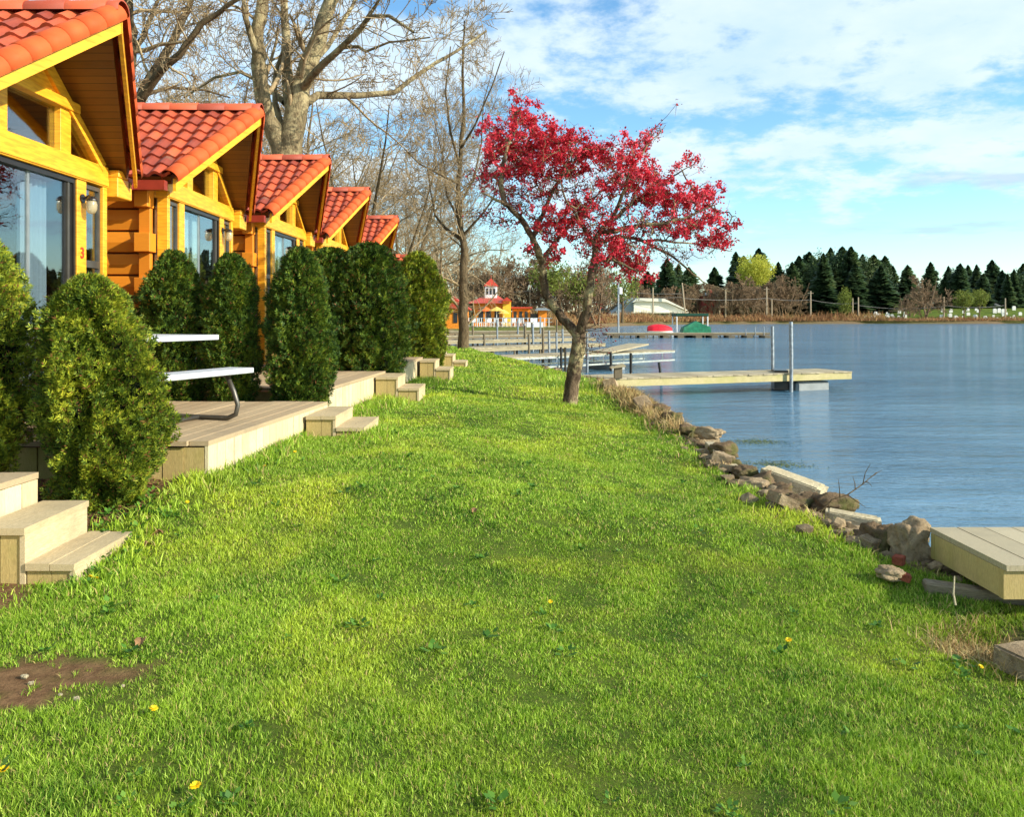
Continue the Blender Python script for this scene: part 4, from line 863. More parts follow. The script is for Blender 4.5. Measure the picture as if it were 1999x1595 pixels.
# ---------------------------------------------------------------- flowering red tree
def red_tree():
    D = 12.7; g = np.random.default_rng(5); b = P(1112, 785, D); zb = gz1(b.x, D); b.z = zb-.06
    e = empty('flowering_tree', (b.x, D, zb), 'crimson flowering tree with a forked leaning trunk on the lawn by the lake', 'tree')
    def px(x, y, c=0.): return P(x, y, D+c)
    limbs = [([b, px(1117,750), px(1124,710), px(1130,672), px(1131,655)], .120, .108),
     ([px(1131,655), px(1108,630,.1), px(1082,600,.15), px(1066,575,.15), px(1061,545,.1), px(1060,510,.0), px(1052,490,-.1), px(1040,462,-.2), px(1020,430,-.3), px(998,408,-.4), px(985,398,-.45)], .080, .036),
     ([px(1131,655), px(1141,620,-.1), px(1148,585,-.2), px(1154,548,-.25), px(1160,510,-.2), px(1163,480,-.1), px(1170,455,0)], .084, .040),
     ([px(985,398,-.45), px(978,360,-.5), px(985,310,-.4), px(1000,270,-.3), px(1010,235,-.2), px(1008,215,-.2)], .045, .010),
     ([px(985,398,-.45), px(960,385,-.6), px(940,375,-.7)], .03, .008),
     ([px(1040,462,-.2), px(1060,420,.2), px(1080,370,.4), px(1110,330,.5), px(1130,300,.5)], .045, .010),
     ([px(1060,510,0), px(1085,470,.3), px(1110,440,.5), px(1150,400,.6), px(1190,350,.6)], .04, .010),
     ([px(1170,455,0), px(1195,430,.1), px(1230,400,.2), px(1270,375,.2), px(1310,345,.1), px(1345,325,0)], .045, .007),
     ([px(1170,455,0), px(1205,450,-.3), px(1250,440,-.5), px(1300,435,-.6), px(1350,420,-.6), px(1395,400,-.5)], .045, .008),
     ([px(1165,475,0), px(1210,462,.3), px(1255,470,.5), px(1290,488,.6), px(1325,510,.6), px(1352,535,.5), px(1385,556,.4), px(1440,575,.3)], .035, .004),
     ([px(1255,470,.5), px(1300,470,.7), px(1350,475,.8), px(1400,485,.8), px(1430,490,.8)], .022, .005),
     ([px(1195,430,.1), px(1215,380,0), px(1235,330,-.1), px(1262,285,-.1), px(1300,243,-.1)], .035, .004),
     ([px(1163,480,-.1), px(1130,430,-.4), px(1105,390,-.6), px(1090,340,-.6)], .03, .008),
     ([px(1160,510,-.2), px(1195,505,-.6), px(1225,520,-.8), px(1250,530,-.8)], .03, .008)]
    nodes = []; par = []; rad = []; ends = {}
    def key(v): return (round(v.x, 3), round(v.y, 3), round(v.z, 3))
    for pts, r0, r1 in limbs:
        prev = ends.get(key(pts[0]), -1)
        if prev < 0 and nodes: prev = int(np.argmin([(Vector(n)-pts[0]).length for n in nodes]))
        if prev < 0: nodes.append(tuple(pts[0])); par.append(-1); rad.append(r0*1.45); prev = 0
        m = (len(pts)-1)*3
        for i in range(1, m+1):
            k, f = divmod(i, 3); v = pts[k].lerp(pts[min(k+1, len(pts)-1)], f/3) if k < len(pts)-1 else pts[-1]
            v = v+Vector(g.normal(0, .012+(.15 if r0 < .06 else .05)*r1, 3))*(f > 0)*(.25 if r0 > .11 else 1); fl = 1+.42*max(0, 1-i/6)**1.6
            nodes.append(tuple(v)); par.append(prev); rad.append((r0+(r1-r0)*i/m)*(fl if r0 > .13 else 1)); prev = len(nodes)-1
            if f == 0: ends[key(pts[k])] = prev
    nlimb = len(nodes)
    # flowering clumps: centre, half sizes (pixels at the trunk's distance), number, share of flowers
    bl = [(1008,225,22,26,34,.9),(1035,245,22,18,18,.9),(965,255,32,20,34,.9),(1000,285,45,28,70,.95),(960,300,22,26,22,.8),(1055,275,36,24,50,.95),(1095,285,45,26,62,.95),(1140,300,38,26,52,.9),(1040,325,55,22,62,.95),(1100,325,38,18,38,.95),
     (1190,310,34,26,42,.85),(1235,320,34,28,45,.85),(1262,275,22,12,16,.8),(1288,250,14,9,8,.4),(1205,350,44,24,44,.9),(1260,360,44,30,62,.95),(1300,385,44,26,58,.95),(1330,320,34,9,12,.8),(1350,345,10,20,3,.5),(1350,392,36,28,50,.92),(1385,375,16,20,12,.85),(1390,425,36,16,26,.85),(1425,445,20,10,10,.8),(1340,440,46,20,44,.85),(1385,468,34,16,26,.85),(1415,480,18,12,9,.7),(1290,432,48,20,36,.5),
     (1090,430,46,30,62,.85),(1130,400,28,24,30,.85),(1065,450,34,20,26,.7),(1135,440,38,26,32,.6),(1180,460,40,30,44,.8),(1195,498,38,26,44,.92),(1225,528,26,22,20,.85),(1240,505,30,20,22,.7),(1275,545,9,12,5,.7),
     (970,350,44,22,40,.6),(925,345,26,9,10,.3),(1000,385,44,26,34,.3),(940,420,34,8,10,.25),(980,432,32,16,22,.35),(1030,400,40,30,30,.25),(1078,500,16,16,12,.75),(1033,492,12,7,6,.9),(1100,370,60,24,40,.2),(1160,370,50,26,30,.25),(1200,410,60,28,44,.3),(1250,450,60,28,44,.3),(1225,480,50,28,36,.3),(1280,490,50,20,22,.15),(1340,500,50,18,12,.1),(1160,525,40,18,14,.3),(1150,480,34,28,24,.5),(1060,365,50,24,30,.5)]
    A = []; W = []
    for (cx, cy, rx, ry, n, w) in bl:
        q = g.normal(0, .52, (int(n*1.35), 2)); q = q[np.hypot(q[:,0], q[:,1]) < 1.35]
        edge = 1-.5*abs(cx-1180)/260
        for a, c in q: A.append(tuple(P(cx+a*rx, cy+c*ry, 1)*D+Vector((0, g.normal(0, .62)*edge, 0)))); W.append(w)
    A = np.array(A); W = np.array(W); N = np.array(nodes); dist = np.min(np.linalg.norm(A[:,None]-N[None], axis=2), axis=1); order = np.argsort(dist)
    buf = np.zeros((nlimb+4*len(A)+10, 3)); buf[:nlimb] = N; cnt = nlimb; tips = []
    for i in order:
        a = A[i]; dd = np.linalg.norm(buf[:cnt]-a, axis=1); j = int(np.argmin(dd+.0)); s = buf[j].copy(); L = dd[j]
        k = 1 if L < .08 else (2 if L < .25 else 4); prev = j; perp = g.normal(0, .10, 3)*L
        for q in range(1, k+1):
            f = q/k; v = s+(a-s)*f+perp*math.sin(math.pi*f)+(0 if q == k else 1)*g.normal(0, .015, 3); buf[cnt] = v; nodes.append(tuple(v)); par.append(prev); rad.append(0); prev = cnt; cnt += 1
        tips.append((prev, W[i]))
    r = [0.0]*cnt; acc = [0.0]*cnt
    for i in range(cnt-1, -1, -1):
        r[i] = max(rad[i], max(.0035, acc[i]**(1/2.3)) if i >= nlimb else rad[i]*.95)
        if par[i] >= 0 and i >= nlimb: acc[par[i]] += min(r[i], .03)**2.3
    tr = MB(); cr = MB()
    # limbs as continuous tubes
    st = 0; idx = 0
    chains = []; cur = [0]
    for i in range(1, nlimb):
        if par[i] == i-1: cur.append(i)
        else: chains.append(cur); cur = [par[i], i]
    chains.append(cur)
    for ch in chains:
        rr = [r[q] for q in ch]
        if ch[0] != 0 and len(rr) > 1: rr[0] = rr[1]
        tr.tube([nodes[q] for q in ch], rr, 10, cap=False)
    for i in range(nlimb, cnt):
        p = par[i]; rp_ = min(r[p], r[i]*1.35) if p < nlimb else r[p]; cr.tube([nodes[p], nodes[i]], [min(rp_, r[i]*1.5), r[i]], 4, cap=False)
    for i, _ in tips:      # little side spurs
        for q in range(2):
            v = Vector(nodes[i]); cr.tube([v, v+Vector(g.normal(0, .06, 3))], [.0035, .0015], 3, cap=False)
    # bare water shoots low on the trunk
    for q in range(26):
        s = px(1134+g.uniform(-6, 10), 655+g.uniform(-20, 45), -.1); d = Vector((g.uniform(.1, .45), g.uniform(-.3, .2), g.uniform(-.1, .35))); cr.tube([s, s+d*.5+Vector(g.normal(0, .02, 3)), s+d], [.006, .004, .002], 3, cap=False); tips.append((-1, .12)); nodes.append(tuple(s+d)); tips[-1] = (len(nodes)-1, .12)
    tr.build('trunk', M['bark_red'], e, smooth=True); cr.build('twigs', M['bark_red'], e, smooth=True)
    def clumps(name, mat, sel, per, spread, size):
        C = []
        for i, w in tips:
            n = per(w)
            if n > 0: C.append(np.array(nodes[i])+g.normal(0, 1, (n, 3))*spread)
        C = np.concatenate(C); n = len(C); a = g.normal(0, 1, (n, 3)); a /= np.linalg.norm(a, axis=1)[:,None]; b = np.cross(a, g.normal(0, 1, (n, 3))); b /= np.linalg.norm(b, axis=1)[:,None]; c3 = np.cross(a, b)
        s = size*g.uniform(.6, 1.35, n)[:,None]; V = np.stack([C-b*s*.5, C+c3*s*.38+a*s*.12, C+b*s*.5, C-c3*s*.38+a*s*.12], 1).reshape(-1, 3)-np.array(e.location)
        np_mesh(name, V, np.arange(n*4).reshape(-1, 4), M[mat], e)
    clumps('blossom', 'blossom', None, lambda w: int(46*w*w*max(0, g.uniform(-.55, 1.9))), .032, .040)
    clumps('leaves', 'redleaf', None, lambda w: int(3+7*(1-w)*g.uniform(.3, 1.3)), .055, .028)
red_tree()

# ---------------------------------------------------------------- docks and lake furniture
def dock(p0, p1, wd, zt, th, label, posts=(), mat='dockw', fas='dockf', bw=.145, name='wooden_dock', floats=(), legs=None, back=1, truss=False):
    """p0-p1 is the edge nearest the camera; the deck lies wd behind it"""
    a = Vector((p0[0], p0[1], 0)); b = Vector((p1[0], p1[1], 0)); u = (b-a).normalized(); v = Vector((-u.y, u.x, 0))*back; L = (b-a).length
    e = empty(name, (a.x, a.y, WZ), label, 'dock'); n = int(L/bw); bw = L/n; mb = MB()
    for k in range(n):
        s = a+u*(k*bw+.004); q = a+u*((k+1)*bw-.004); j = rnd.uniform(-.012, .012); z0 = zt-.03+rnd.uniform(-.002, .002)
        mb.prism([(*(s-v*(.02+j)).xy, z0), (*(q-v*(.02+j)).xy, z0), (*(q+v*(wd+.02)).xy, z0), (*(s+v*(wd+.02)).xy, z0)], (0, 0, .03))
    mb.build('dock_boards', M[mat], e); mb = MB(); z1 = zt-.032; z2 = zt-th
    if not truss:
        for off in (.02, wd-.02): mb.beam((*(a+v*off).xy, (z1+z2)/2), (*(b+v*off).xy, (z1+z2)/2), .04, z1-z2)
        for s in (.02, L-.02): mb.beam((*(a+u*s+v*.042).xy, (z1+z2)/2), (*(a+u*s+v*(wd-.042)).xy, (z1+z2)/2), .038, z1-z2-.004)
    else:
        for off in (.02, wd-.02):
            for z in (z1-.03, z2-.25): mb.beam((*(a+v*off).xy, z), (*(b+v*off).xy, z), .05, .06)
            k = 0.
            while k <= L: mb.beam((*(a+v*off+u*min(k, L-.03)).xy, z1-.06), (*(a+v*off+u*min(k, L-.03)).xy, z2-.22), .04, .04, up=(1, 0, 0)); k += 1.1
    mb.build('frame', M[fas], e)
    for (s, off, zp, r, m) in posts:
        c = a+u*s+v*off; t = MB(); t.tube([(c.x, c.y, WZ-.7), (c.x+.01, c.y, (zp+WZ)/2), (c.x, c.y, zp)], r, 10); t.build('post', M[m], e, smooth=False)
    for (s, off, w) in floats:
        c = a+u*s+v*off; t = MB(); t.beam((*c.xy, WZ+.06), (*(c+u*w).xy, WZ+.06), wd*.8, .34); t.build('float', M['float'], e, bevel=.06)
    if legs:
        s = legs*.5
        while s < L:
            t = MB(); c = a+u*s
            for off in (.07, wd-.07): q = c+v*off; t.tube([(q.x, q.y, WZ-.7), (q.x, q.y, zt-.1)], .05, 6)
            t.build('leg', M['dockd'], e); s += legs
    return e
# bracket hoops where the big poles hold the main dock
md = dock((2.13, 18.9), (8.87, 21.4), 1.25, -1.43, .20, 'long weathered dock reaching over the water, two tall metal poles near its end',
     posts=[(5.17, -.10, P(0,628,20.8).z, .046, 'galv'), (5.76, 1.38, P(0,637,22.2).z, .042, 'galv')], floats=[(5.55, .62, 1.05)], legs=None)
t = MB(); t.beam((6.85, 20.85, -1.62), (7.0, 21.6, -1.62), .34, .50); t.build('pole_bracket', M['black'], md)
dock((2.58, 4.30), (9.5, 4.34), .74, -1.30, .185, 'near dock of broad bare planks entering the frame at the lower right', bw=.165, fas='skirt2', legs=None)
t = MB(); t.beam((2.34, 4.66, -1.55), (3.0, 4.50, -1.60), .10, .10); tag(base_origin(t.build('support_timber', M['dockd'], None, bevel=.01)), 'dark squared timber lying under the near dock edge', 'timber')
dock((-.10, 25.6), (6.2, 31.2), 1.5, -1.28, .12, 'pale dock on a white metal truss beyond the tall-poled dock', fas='alu', truss=True, posts=[(3.4, -.15, -.55, .045, 'galv'), (3.3, 1.6, -.50, .045, 'galv'), (3.1, 1.7, -.4, .045, 'dockd'), (2.2, -.1, -1.0, .04, 'black'), (4.6, -.15, -1.25, .05, 'black')], floats=[(4.9, .7, .8)], legs=None)
t = MB(); t.beam((3.15, 28.8, -1.25), (4.7, 30.4, -1.02), .9, .05); tag(base_origin(t.build('gangway', M['dockw'], None)), 'tilted gangway board propped on the truss dock', 'gangway')
dock((-1.5, 32.4), (4.4, 38.6), 1.5, -1.25, .16, 'low weathered dock just beyond the truss dock, left of the red tree trunk', legs=1.6, fas='dockm', posts=[(3.2, 0, -.75, .05, 'dockd'), (5.0, 0, -.7, .05, 'galv')])
dock((-3.2, 41), (4.8, 47), 1.6, -1.22, .16, 'bleached dock in the middle distance behind the slender tree', legs=1.9, fas='dockm', posts=[(5.4, 0, -.4, .06, 'galv'), (5.8, 1.2, -.5, .06, 'dockd'), (7.5, 0, -.7, .06, 'galv'), (2.2, 0, -.9, .06, 'dockd')])
dock((-4.2, 50), (5.5, 58), 1.8, -1.2, .18, 'grey dock crowded with mooring posts in front of the restaurant rail', legs=2.1, fas='dockd', posts=[(4.2, 0, -.2, .06, 'galv'), (6.5, 0, -.45, .06, 'galv'), (8.2, 1.2, -.4, .07, 'dockd'), (9.4, 0, -.2, .06, 'dockd'), (3.0, 1., -.6, .07, 'dockd')])
dock((-5.2, 66), (6.5, 70), 2.2, -1.2, .2, 'farthest small dock directly below the restaurant rail', legs=2.4, fas='dockd', posts=[(8, 0, .0, .07, 'galv'), (10, 0, -.1, .07, 'dockd'), (6, 0, -.3, .07, 'galv')])
pier = dock((8.4, 72.5), (23.3, 74), 2.0, -1.46, .22, 'long low timber pier in mid lake carrying the red and the green covered boats', legs=1.05, fas='dockd', posts=[(13.6, 0, -.95, .04, 'galv'), (14.4, 0, -.9, .04, 'galv'), (12.7, 0, -1.1, .04, 'galv')])
for i, s in enumerate((.5, 2.9, 5.0, 6.3, 7.9, 9.3, 10.8, 12.4, 14.0)):
    t = MB(); x = 8.4+s; t.box(x, x+.55, 72.6, 74.4, WZ-.4, -1.70); t.build('crib', M['dockd'], pier)
# dock post box at the shore end of the long dock
pb = empty('dock_post_box', (2.50, 19.0, -1.43), 'short grey post with a slanted wooden cap on the shore end of the long dock', 'post box')
t = MB(); t.box(2.37, 2.55, 18.93, 19.11, -1.43, -1.14); t.build('post', M['dockd'], pb, bevel=.004); t = MB(); t.prism([(2.28, 18.88, -1.17), (2.58, 18.88, -1.09), (2.62, 18.88, -1.13), (2.62, 18.88, -1.16), (2.28, 18.88, -1.20)], (0, .3, 0)); t.build('cap', M['dockw'], pb)
t = MB(); q = P(1287, 707, 24); t.tube([P(1292, 727, 24)+Vector((0, 0, -.3)), q], .04, 8); tag(base_origin(t.build('mooring_stake', M['black'], None)), 'black leaning stake in the water right of the truss dock', 'stake')
t = MB(); q = P(1104, 678, 22); t.tube([(q.x, 22, -2.3), q], .03, 8); tag(base_origin(t.build('mooring_stake', M['black'], None)), 'black upright stake in the water just left of the red tree trunk', 'stake')
t = MB(); q = P(1232, 689, 23); t.tube([(q.x, 23, -2.3), q], .04, 8); tag(base_origin(t.build('mooring_stake', M['black'], None)), 'black upright stake standing between the truss dock and the long dock', 'stake')
# covered boats
def covered_boat(cx, cy, z, L, W, H, label, mat, gable, hull='white'):
    e = empty('covered_boat', (cx, cy, z), label, 'boat'); n = 14; m = 9; vs = []
    for i in range(n+1):
        u = i/n; hw = W/2*(math.sin(math.pi*(.12+.80*u))**.55); zz = H*(.35+.65*math.sin(math.pi*min(1, .15+.8*u))**.8)
        for k in range(m+1):
            s = -1+2*k/m; y = hw*s; z0 = (1-abs(s)**(1.2 if gable else 2.4))*zz; vs.append(((u-.5)*L, y, .38+z0*.8+(.03*math.sin(u*44)*(1-abs(s)) if not gable else 0)))
    t = MB(); t.add(vs, [(i*(m+1)+k, i*(m+1)+k+1, (i+1)*(m+1)+k+1, (i+1)*(m+1)+k) for i in range(n) for k in range(m)])
    t.add([vs[i] for i in range(m+1)], [tuple(range(m+1))]); t.add([vs[n*(m+1)+i] for i in range(m+1)], [tuple(range(m+1))[::-1]])
    for i in range(n): pass
    t.build('cover', M[mat], e, smooth=not gable, local=True)
    t = MB(); vs = []
    for i in range(n+1):
        u = i/n; hw = W/2*(math.sin(math.pi*(.12+.80*u))**.55)*1.02
        for s, zz in ((-1, .40), (-.8, .15), (0, 0), (.8, .15), (1, .40)): vs.append(((u-.5)*L*1.0, hw*s, zz))
    t.add(vs, [(i*5+k, i*5+k+1, (i+1)*5+k+1, (i+1)*5+k) for i in range(n) for k in range(4)]+[(0,1,2,3,4), tuple(n*5+k for k in (4,3,2,1,0))]); t.build('hull', M[hull], e, local=True)
    return e
covered_boat(13.55, 75.2, -1.72, 2.2, 1.5, .82, 'small boat under a bright red cover, moored behind the mid-lake pier', 'rcover', False)
gb = empty('covered_boat', (16.9, 75.3, -1.75), 'boat under a peaked dark green tarpaulin, right of the red-covered boat', 'boat')
t = MB(); y0, y1 = 74.8, 76.4; t.add([(15.6,y0,-1.45),(18.2,y0,-1.5),(18.15,y0+.1,-.95),(17.35,y0+.3,-.62),(16.9,y0+.35,-.40),(15.75,y0+.1,-.98),(15.6,y1,-1.45),(18.2,y1,-1.5),(18.15,y1-.1,-.95),(17.35,y1-.3,-.62),(16.9,y1-.35,-.40),(15.75,y1-.1,-.98)], [(5,4,3,2,1,0),(6,7,8,9,10,11),(0,1,7,6),(1,2,8,7),(2,3,9,8),(3,4,10,9),(4,5,11,10),(5,0,6,11)]); t.build('cover', M['gcover'], gb)
t = MB(); t.box(15.9, 18.0, 74.95, 76.3, -1.95, -1.47); t.build('hull', M['gdark'], gb, bevel=.05)
bl = empty('boat_lift_canopy', (16.9, 78, WZ), 'flat dark green canopy on four white posts behind the green-covered boat', 'boat lift')
t = MB(); t.box(15.4, 18.5, 77, 79.2, .02, .30); t.build('canopy', M['gdark'], bl, bevel=.05)
for x in (15.5, 18.4):
    for y in (77.1, 79.1): t = MB(); t.tube([(x, y, WZ-.6), (x, y, .05)], .06, 6); t.build('post', M['white'], bl)
lp = empty('pier_lamp_pole', (9.55, 73.6, -1.46), 'tall grey lamp pole with a white box standing on the mid-lake pier', 'lamp pole')
t = MB(); t.tube([(9.55, 73.6, -1.46), (9.55, 73.6, 2.95)], [.09, .07], 8); t.build('pole', M['galv'], lp); t = MB(); t.beam((9.0, 73.6, 3.0), (9.65, 73.6, 3.0), .2, .1); t.build('lamp_head', M['galv'], lp, bevel=.02); t = MB(); t.box(9.62, 9.9, 73.5, 73.75, 2.0, 2.6); t.build('box', M['white'], lp, bevel=.03)

# ---------------------------------------------------------------- lakeside restaurant and buildings
def restaurant():
    D = 96.; k = D/FPX
    def X(px): return (px-HX)*k
    def Z(py): return (HY-py)*k
    e = empty('lakeside_restaurant', (X(965), D, -1.15), 'orange lakeside restaurant with red hipped roof and a white cupola tower', 'restaurant')
    def part(name, mat, mb, **kw): return mb.build(name, M[mat], e, **kw)
    t = MB(); t.box(X(925), X(985), D, D+7, -1.15, Z(592)); w = part('wall', 'orwall', t)
    for px in (935, 950, 966): q = MB(); q.box(X(px), X(px+9), D-.06, D-.002, -.6, Z(602)); q.build('window', M['winblack'], w)
    t = MB(); x0, x1 = X(912), X(996); z0, z1 = Z(592), Z(576); t.add([(x0,D-1,z0),(x1,D-1,z0),(x1,D+8,z0),(x0,D+8,z0),(X(945),D+3.2,z1),(X(972),D+3.2,z1)], [(0,1,5,4),(1,2,5),(2,3,4,5),(3,0,4),(3,2,1,0)]); part('roof', 'redroof', t)
    # cupola tower
    a, b = X(946), X(970); t = MB(); t.box(a, b, D+1.8, D+3.3, Z(587), Z(557)); tw = part('tower', 'white', t)
    q = MB(); q.box(a-.05, b+.05, D+1.72, D+3.4, Z(587), Z(581)); q.build('red_band', M['redroof'], tw)
    for i in range(3): q = MB(); q.box(a+.16+i*.42, a+.42+i*.42, D+1.76, D+1.798, Z(574), Z(562)); q.build('window', M['winblack'], tw)
    q = MB(); q.add([(a-.18,D+1.6,Z(557)),(b+.18,D+1.6,Z(557)),(b+.18,D+3.5,Z(557)),(a-.18,D+3.5,Z(557)),((a+b)/2,D+2.55,Z(541))], [(0,1,4),(1,2,4),(2,3,4),(3,0,4),(3,2,1,0)]); q.tube([((a+b)/2,D+2.55,Z(543)), ((a+b)/2,D+2.55,Z(535))], .04, 6); q.build('spire', M['redroof'], tw)
    t = MB(); t.box(X(982), X(998), D-.6, D+4, -1.15, Z(588)); part('stair_block', 'yelwall', t); t = MB(); t.prism([(X(980), D-.8, Z(588)), (X(1000), D-.8, Z(588)), (X(990), D-.8, Z(580))], (0, 5, 0)); part('gable_roof', 'redroof', t)
    t = MB(); t.box(X(1000), X(1036), D+1, D+6, -1.15, Z(602)); w2 = part('side_wall', 'orwall', t)
    for px in (1003, 1014, 1025): q = MB(); q.box(X(px), X(px+6), D+.93, D+.998, -.4, Z(608)); q.build('window', M['winblack'], w2)
    t = MB(); t.box(X(998), X(1040), D+.4, D+6.4, Z(602)+.01, Z(599)); part('flat_roof', 'redroof', t)
    t = MB(); t.box(X(1052), X(1068), D, D+4, -1.15, Z(606)); part('kiosk_wall', 'orwall', t); t = MB(); t.prism([(X(1044), D-.5, Z(606)), (X(1076), D-.5, Z(606)), (X(1066), D-.5, Z(601)), (X(1050), D-.5, Z(601))], (0, 5, 0)); part('kiosk_roof', 'greyroof', t)
    t = MB(); t.box(X(1036), X(1052), D+3, D+6, -1.15, Z(612)); part('glazed_link', 'winblack', t)
    t = MB(); t.box(X(915), X(1078), D-6.5, D-.9, -1.25, -1.10); part('terrace', 'dockw', t)
    # hut to the left
    D2 = 78.; k2 = D2/FPX; h = empty('orange_hut', ((885-HX)*k2, D2, -1.15), 'small orange hut with a steep red roof behind the slender tree', 'hut')
    x0, x1 = (868-HX)*k2, (912-HX)*k2; zt = (HY-600)*k2
    t = MB(); t.box(x0, x1, D2, D2+3, -1.15, zt); t.build('wall', M['orwall'], h); t = MB(); t.box(x0+.85, x0+1.25, D2-.05, D2-.002, -.6, .4); t.box(x0+1.5, x0+1.8, D2-.05, D2-.002, -.6, .4); t.build('window', M['winblack'], h)
    t = MB(); t.prism([(x0-.2, D2-.4, zt+.02), (x1+.3, D2-.4, zt-.25), (x1+.3, D2-.4, zt-.15), (x0+.15, D2-.4, zt+1.55), (x0-.2, D2-.4, zt+1.45)], (0, 3.8, 0)); t.build('roof', M['redroof'], h)
    # umbrellas
    for px, m, lab, dd in ((948, 'umbo', 'orange-red patio umbrella on the restaurant terrace', 91.5), (970, 'umby', 'yellow patio umbrella on the restaurant terrace', 90.8), (984, 'umby', 'smaller yellow patio umbrella beside the yellow stair block', 92.5)):
        x = (px-HX)/FPX*dd; s = .7 if px == 984 else 1.; u = empty('patio_umbrella', (x, dd, -1.1), lab, 'umbrella'); zt = .95*s+.05; r = 1.0*s
        t = MB(); t.tube([(x, dd, -1.1), (x, dd, zt)], .035, 6); t.build('pole', M['white'], u)
        t = MB(); vs = [(x, dd, zt+.12)]+[(x+r*math.cos(i*math.pi/4), dd+r*math.sin(i*math.pi/4), zt-.38) for i in range(8)]; t.add(vs, [(0, 1+i, 1+(i+1) % 8) for i in range(8)]); c = t.build('canopy', M[m], u)
    # white railing and furniture on the terrace edge
    r = empty('white_railing', (-2, 89.4, -1.1), 'white post-and-rail fence along the restaurant terrace', 'railing'); t = MB(); x = -4.7
    while x < 4.4: t.box(x-.035, x+.035, 89.36, 89.44, -1.1, -.15); x += .46
    t.build('posts', M['white'], r); t = MB(); t.box(-4.75, 4.4, 89.37, 89.43, -.20, -.12); t.box(-4.75, 4.4, 89.37, 89.43, -.62, -.57); t.build('rail', M['alu'], r)
    kb = MB(); kb.box(1.6, 3.4, 88.7, 89.2, -1.15, -.62); tag(base_origin(kb.build('white_planter_wall', M['white'], None)), 'low white panel at the water edge right of the restaurant rail', 'panel')
    # plastic chairs behind the rail
    pc = None
    for i in range(12):
        x = -4.2+i*.62; y = 90.+.5*((i*7) % 3)
        if pc is None:
            pc = empty('terrace_chair', (0,0,0), '', 'chair'); t = MB(); t.box(-.22,.22,-.22,.22,.42,.46); t.build('seat', M['white'], pc, local=True); t = MB(); t.box(-.22,.22,.18,.22,.461,.9); t.build('backrest', M['white'], pc, local=True)
            for sx in (-1, 1):
                for sy in (-1, 1): t = MB(); t.box(sx*.2-.02, sx*.2+.02, sy*.18-.02, sy*.18+.02, 0, .419); t.build('leg', M['white'], pc, local=True)
            o = pc
        else: o = copy_tree(pc)
        o.location = (x, y, -1.1); o.rotation_euler = (0, 0, i*2.3); o['label'] = 'white chair behind the restaurant railing, '+ordinal(i+1)+' from the left'; o['group'] = 'white chairs on the restaurant terrace'
restaurant()
def far_buildings():
    D = 215.; k = D/FPX
    def X(px): return (px-HX)*k
    def Z(py): return (HY-py)*k
    e = empty('white_boathouse', (X(1285), D, -1.2), 'long white boathouse with a low pitched roof on the far shore', 'boathouse')
    t = MB(); t.prism([(X(1238), D, -1.2), (X(1338), D, -1.2), (X(1338), D, Z(607)), (X(1300), D, Z(590)), (X(1245), D, Z(588)), (X(1238), D, Z(592))], (0, 14, 0)); w = t.build('wall', M['cream'], e)
    t = MB(); t.prism([(X(1234), D-.8, Z(590.5)), (X(1244), D-.8, Z(582)), (X(1297), D-.8, Z(583)), (X(1341), D-.8, Z(605)), (X(1341), D-.8, Z(606.5)), (X(1300), D-.8, Z(589.5)), (X(1245), D-.8, Z(587.5))], (0, 15.5, 0)); t.build('roof', M['cream'], e)
    t = MB(); t.prism([(X(1196), D+1, Z(611)), (X(1236), D+1, Z(581)), (X(1242), D+1, Z(584)), (X(1242), D+1, Z(611))], (0, 12, 0)); t.build('side_roof', M['greyroof'], e)
    t = MB(); t.box(X(1196), X(1238), D+1.2, D+12, -1.2, Z(611.3)); t.build('side_wall', M['cream'], e)
    t = MB(); t.box(X(1232), X(1342), D-1.8, D-.01, Z(611), Z(609)); t.build('porch_roof', M['cream'], e)
    for px in range(1246, 1336, 9): q = MB(); q.box(X(px), X(px+5), D-.08, D-.003, Z(618), Z(613)); q.build('window', M['winblack'], w)
    D = 232.; k = D/FPX; e = empty('white_cottage', (X(1170), D, -1.2), 'small white house with grey roof left of the long white boathouse', 'house')
    t = MB(); t.box(X(1153), X(1192), D, D+8, -1.2, Z(605)); w = t.build('wall', M['cream'], e); t = MB(); t.prism([(X(1150), D-.4, Z(606)), (X(1172), D-.4, Z(597)), (X(1195), D-.4, Z(606))], (0, 9, 0)); t.build('roof', M['greyroof'], e)
    for px in (1158, 1170, 1182): q = MB(); q.box(X(px), X(px+5), D-.07, D-.003, Z(614), Z(608)); q.build('window', M['winblack'], w)
    D = 236.; k = D/FPX; e = empty('brick_building', (X(1393), D, -1.2), 'dark red brick building with a tall brick chimney among the trees of the far shore', 'building')
    t = MB(); t.box(X(1376), X(1412), D, D+9, -1.2, Z(578)); t.build('wall', M['brick'], e); t = MB(); t.prism([(X(1373), D-.4, Z(578)), (X(1394), D-.4, Z(570)), (X(1415), D-.4, Z(578))], (0, 10, 0)); t.build('roof', M['winblack'], e)
    t = MB(); t.box(X(1384), X(1389), D-1.2, D-.01, -1.2, Z(566)); t.build('chimney', m_plain('bright_red_brick', (.60, .13, .09), .8), e)
    D = 262.; k = D/FPX; e = empty('cemetery_chapel', (X(1950), D, .5), 'low red-brown building with a grey roof behind the cemetery lawn', 'building')
    t = MB(); t.box(X(1922), X(1952), D, D+7, -.5, Z(597)); t.build('wall', M['brick'], e); t = MB(); t.prism([(X(1918), D-.5, Z(598)), (X(1938), D-.5, Z(590)), (X(1956), D-.5, Z(598))], (0, 8, 0)); t.build('roof', M['greyroof'], e)
far_buildings()
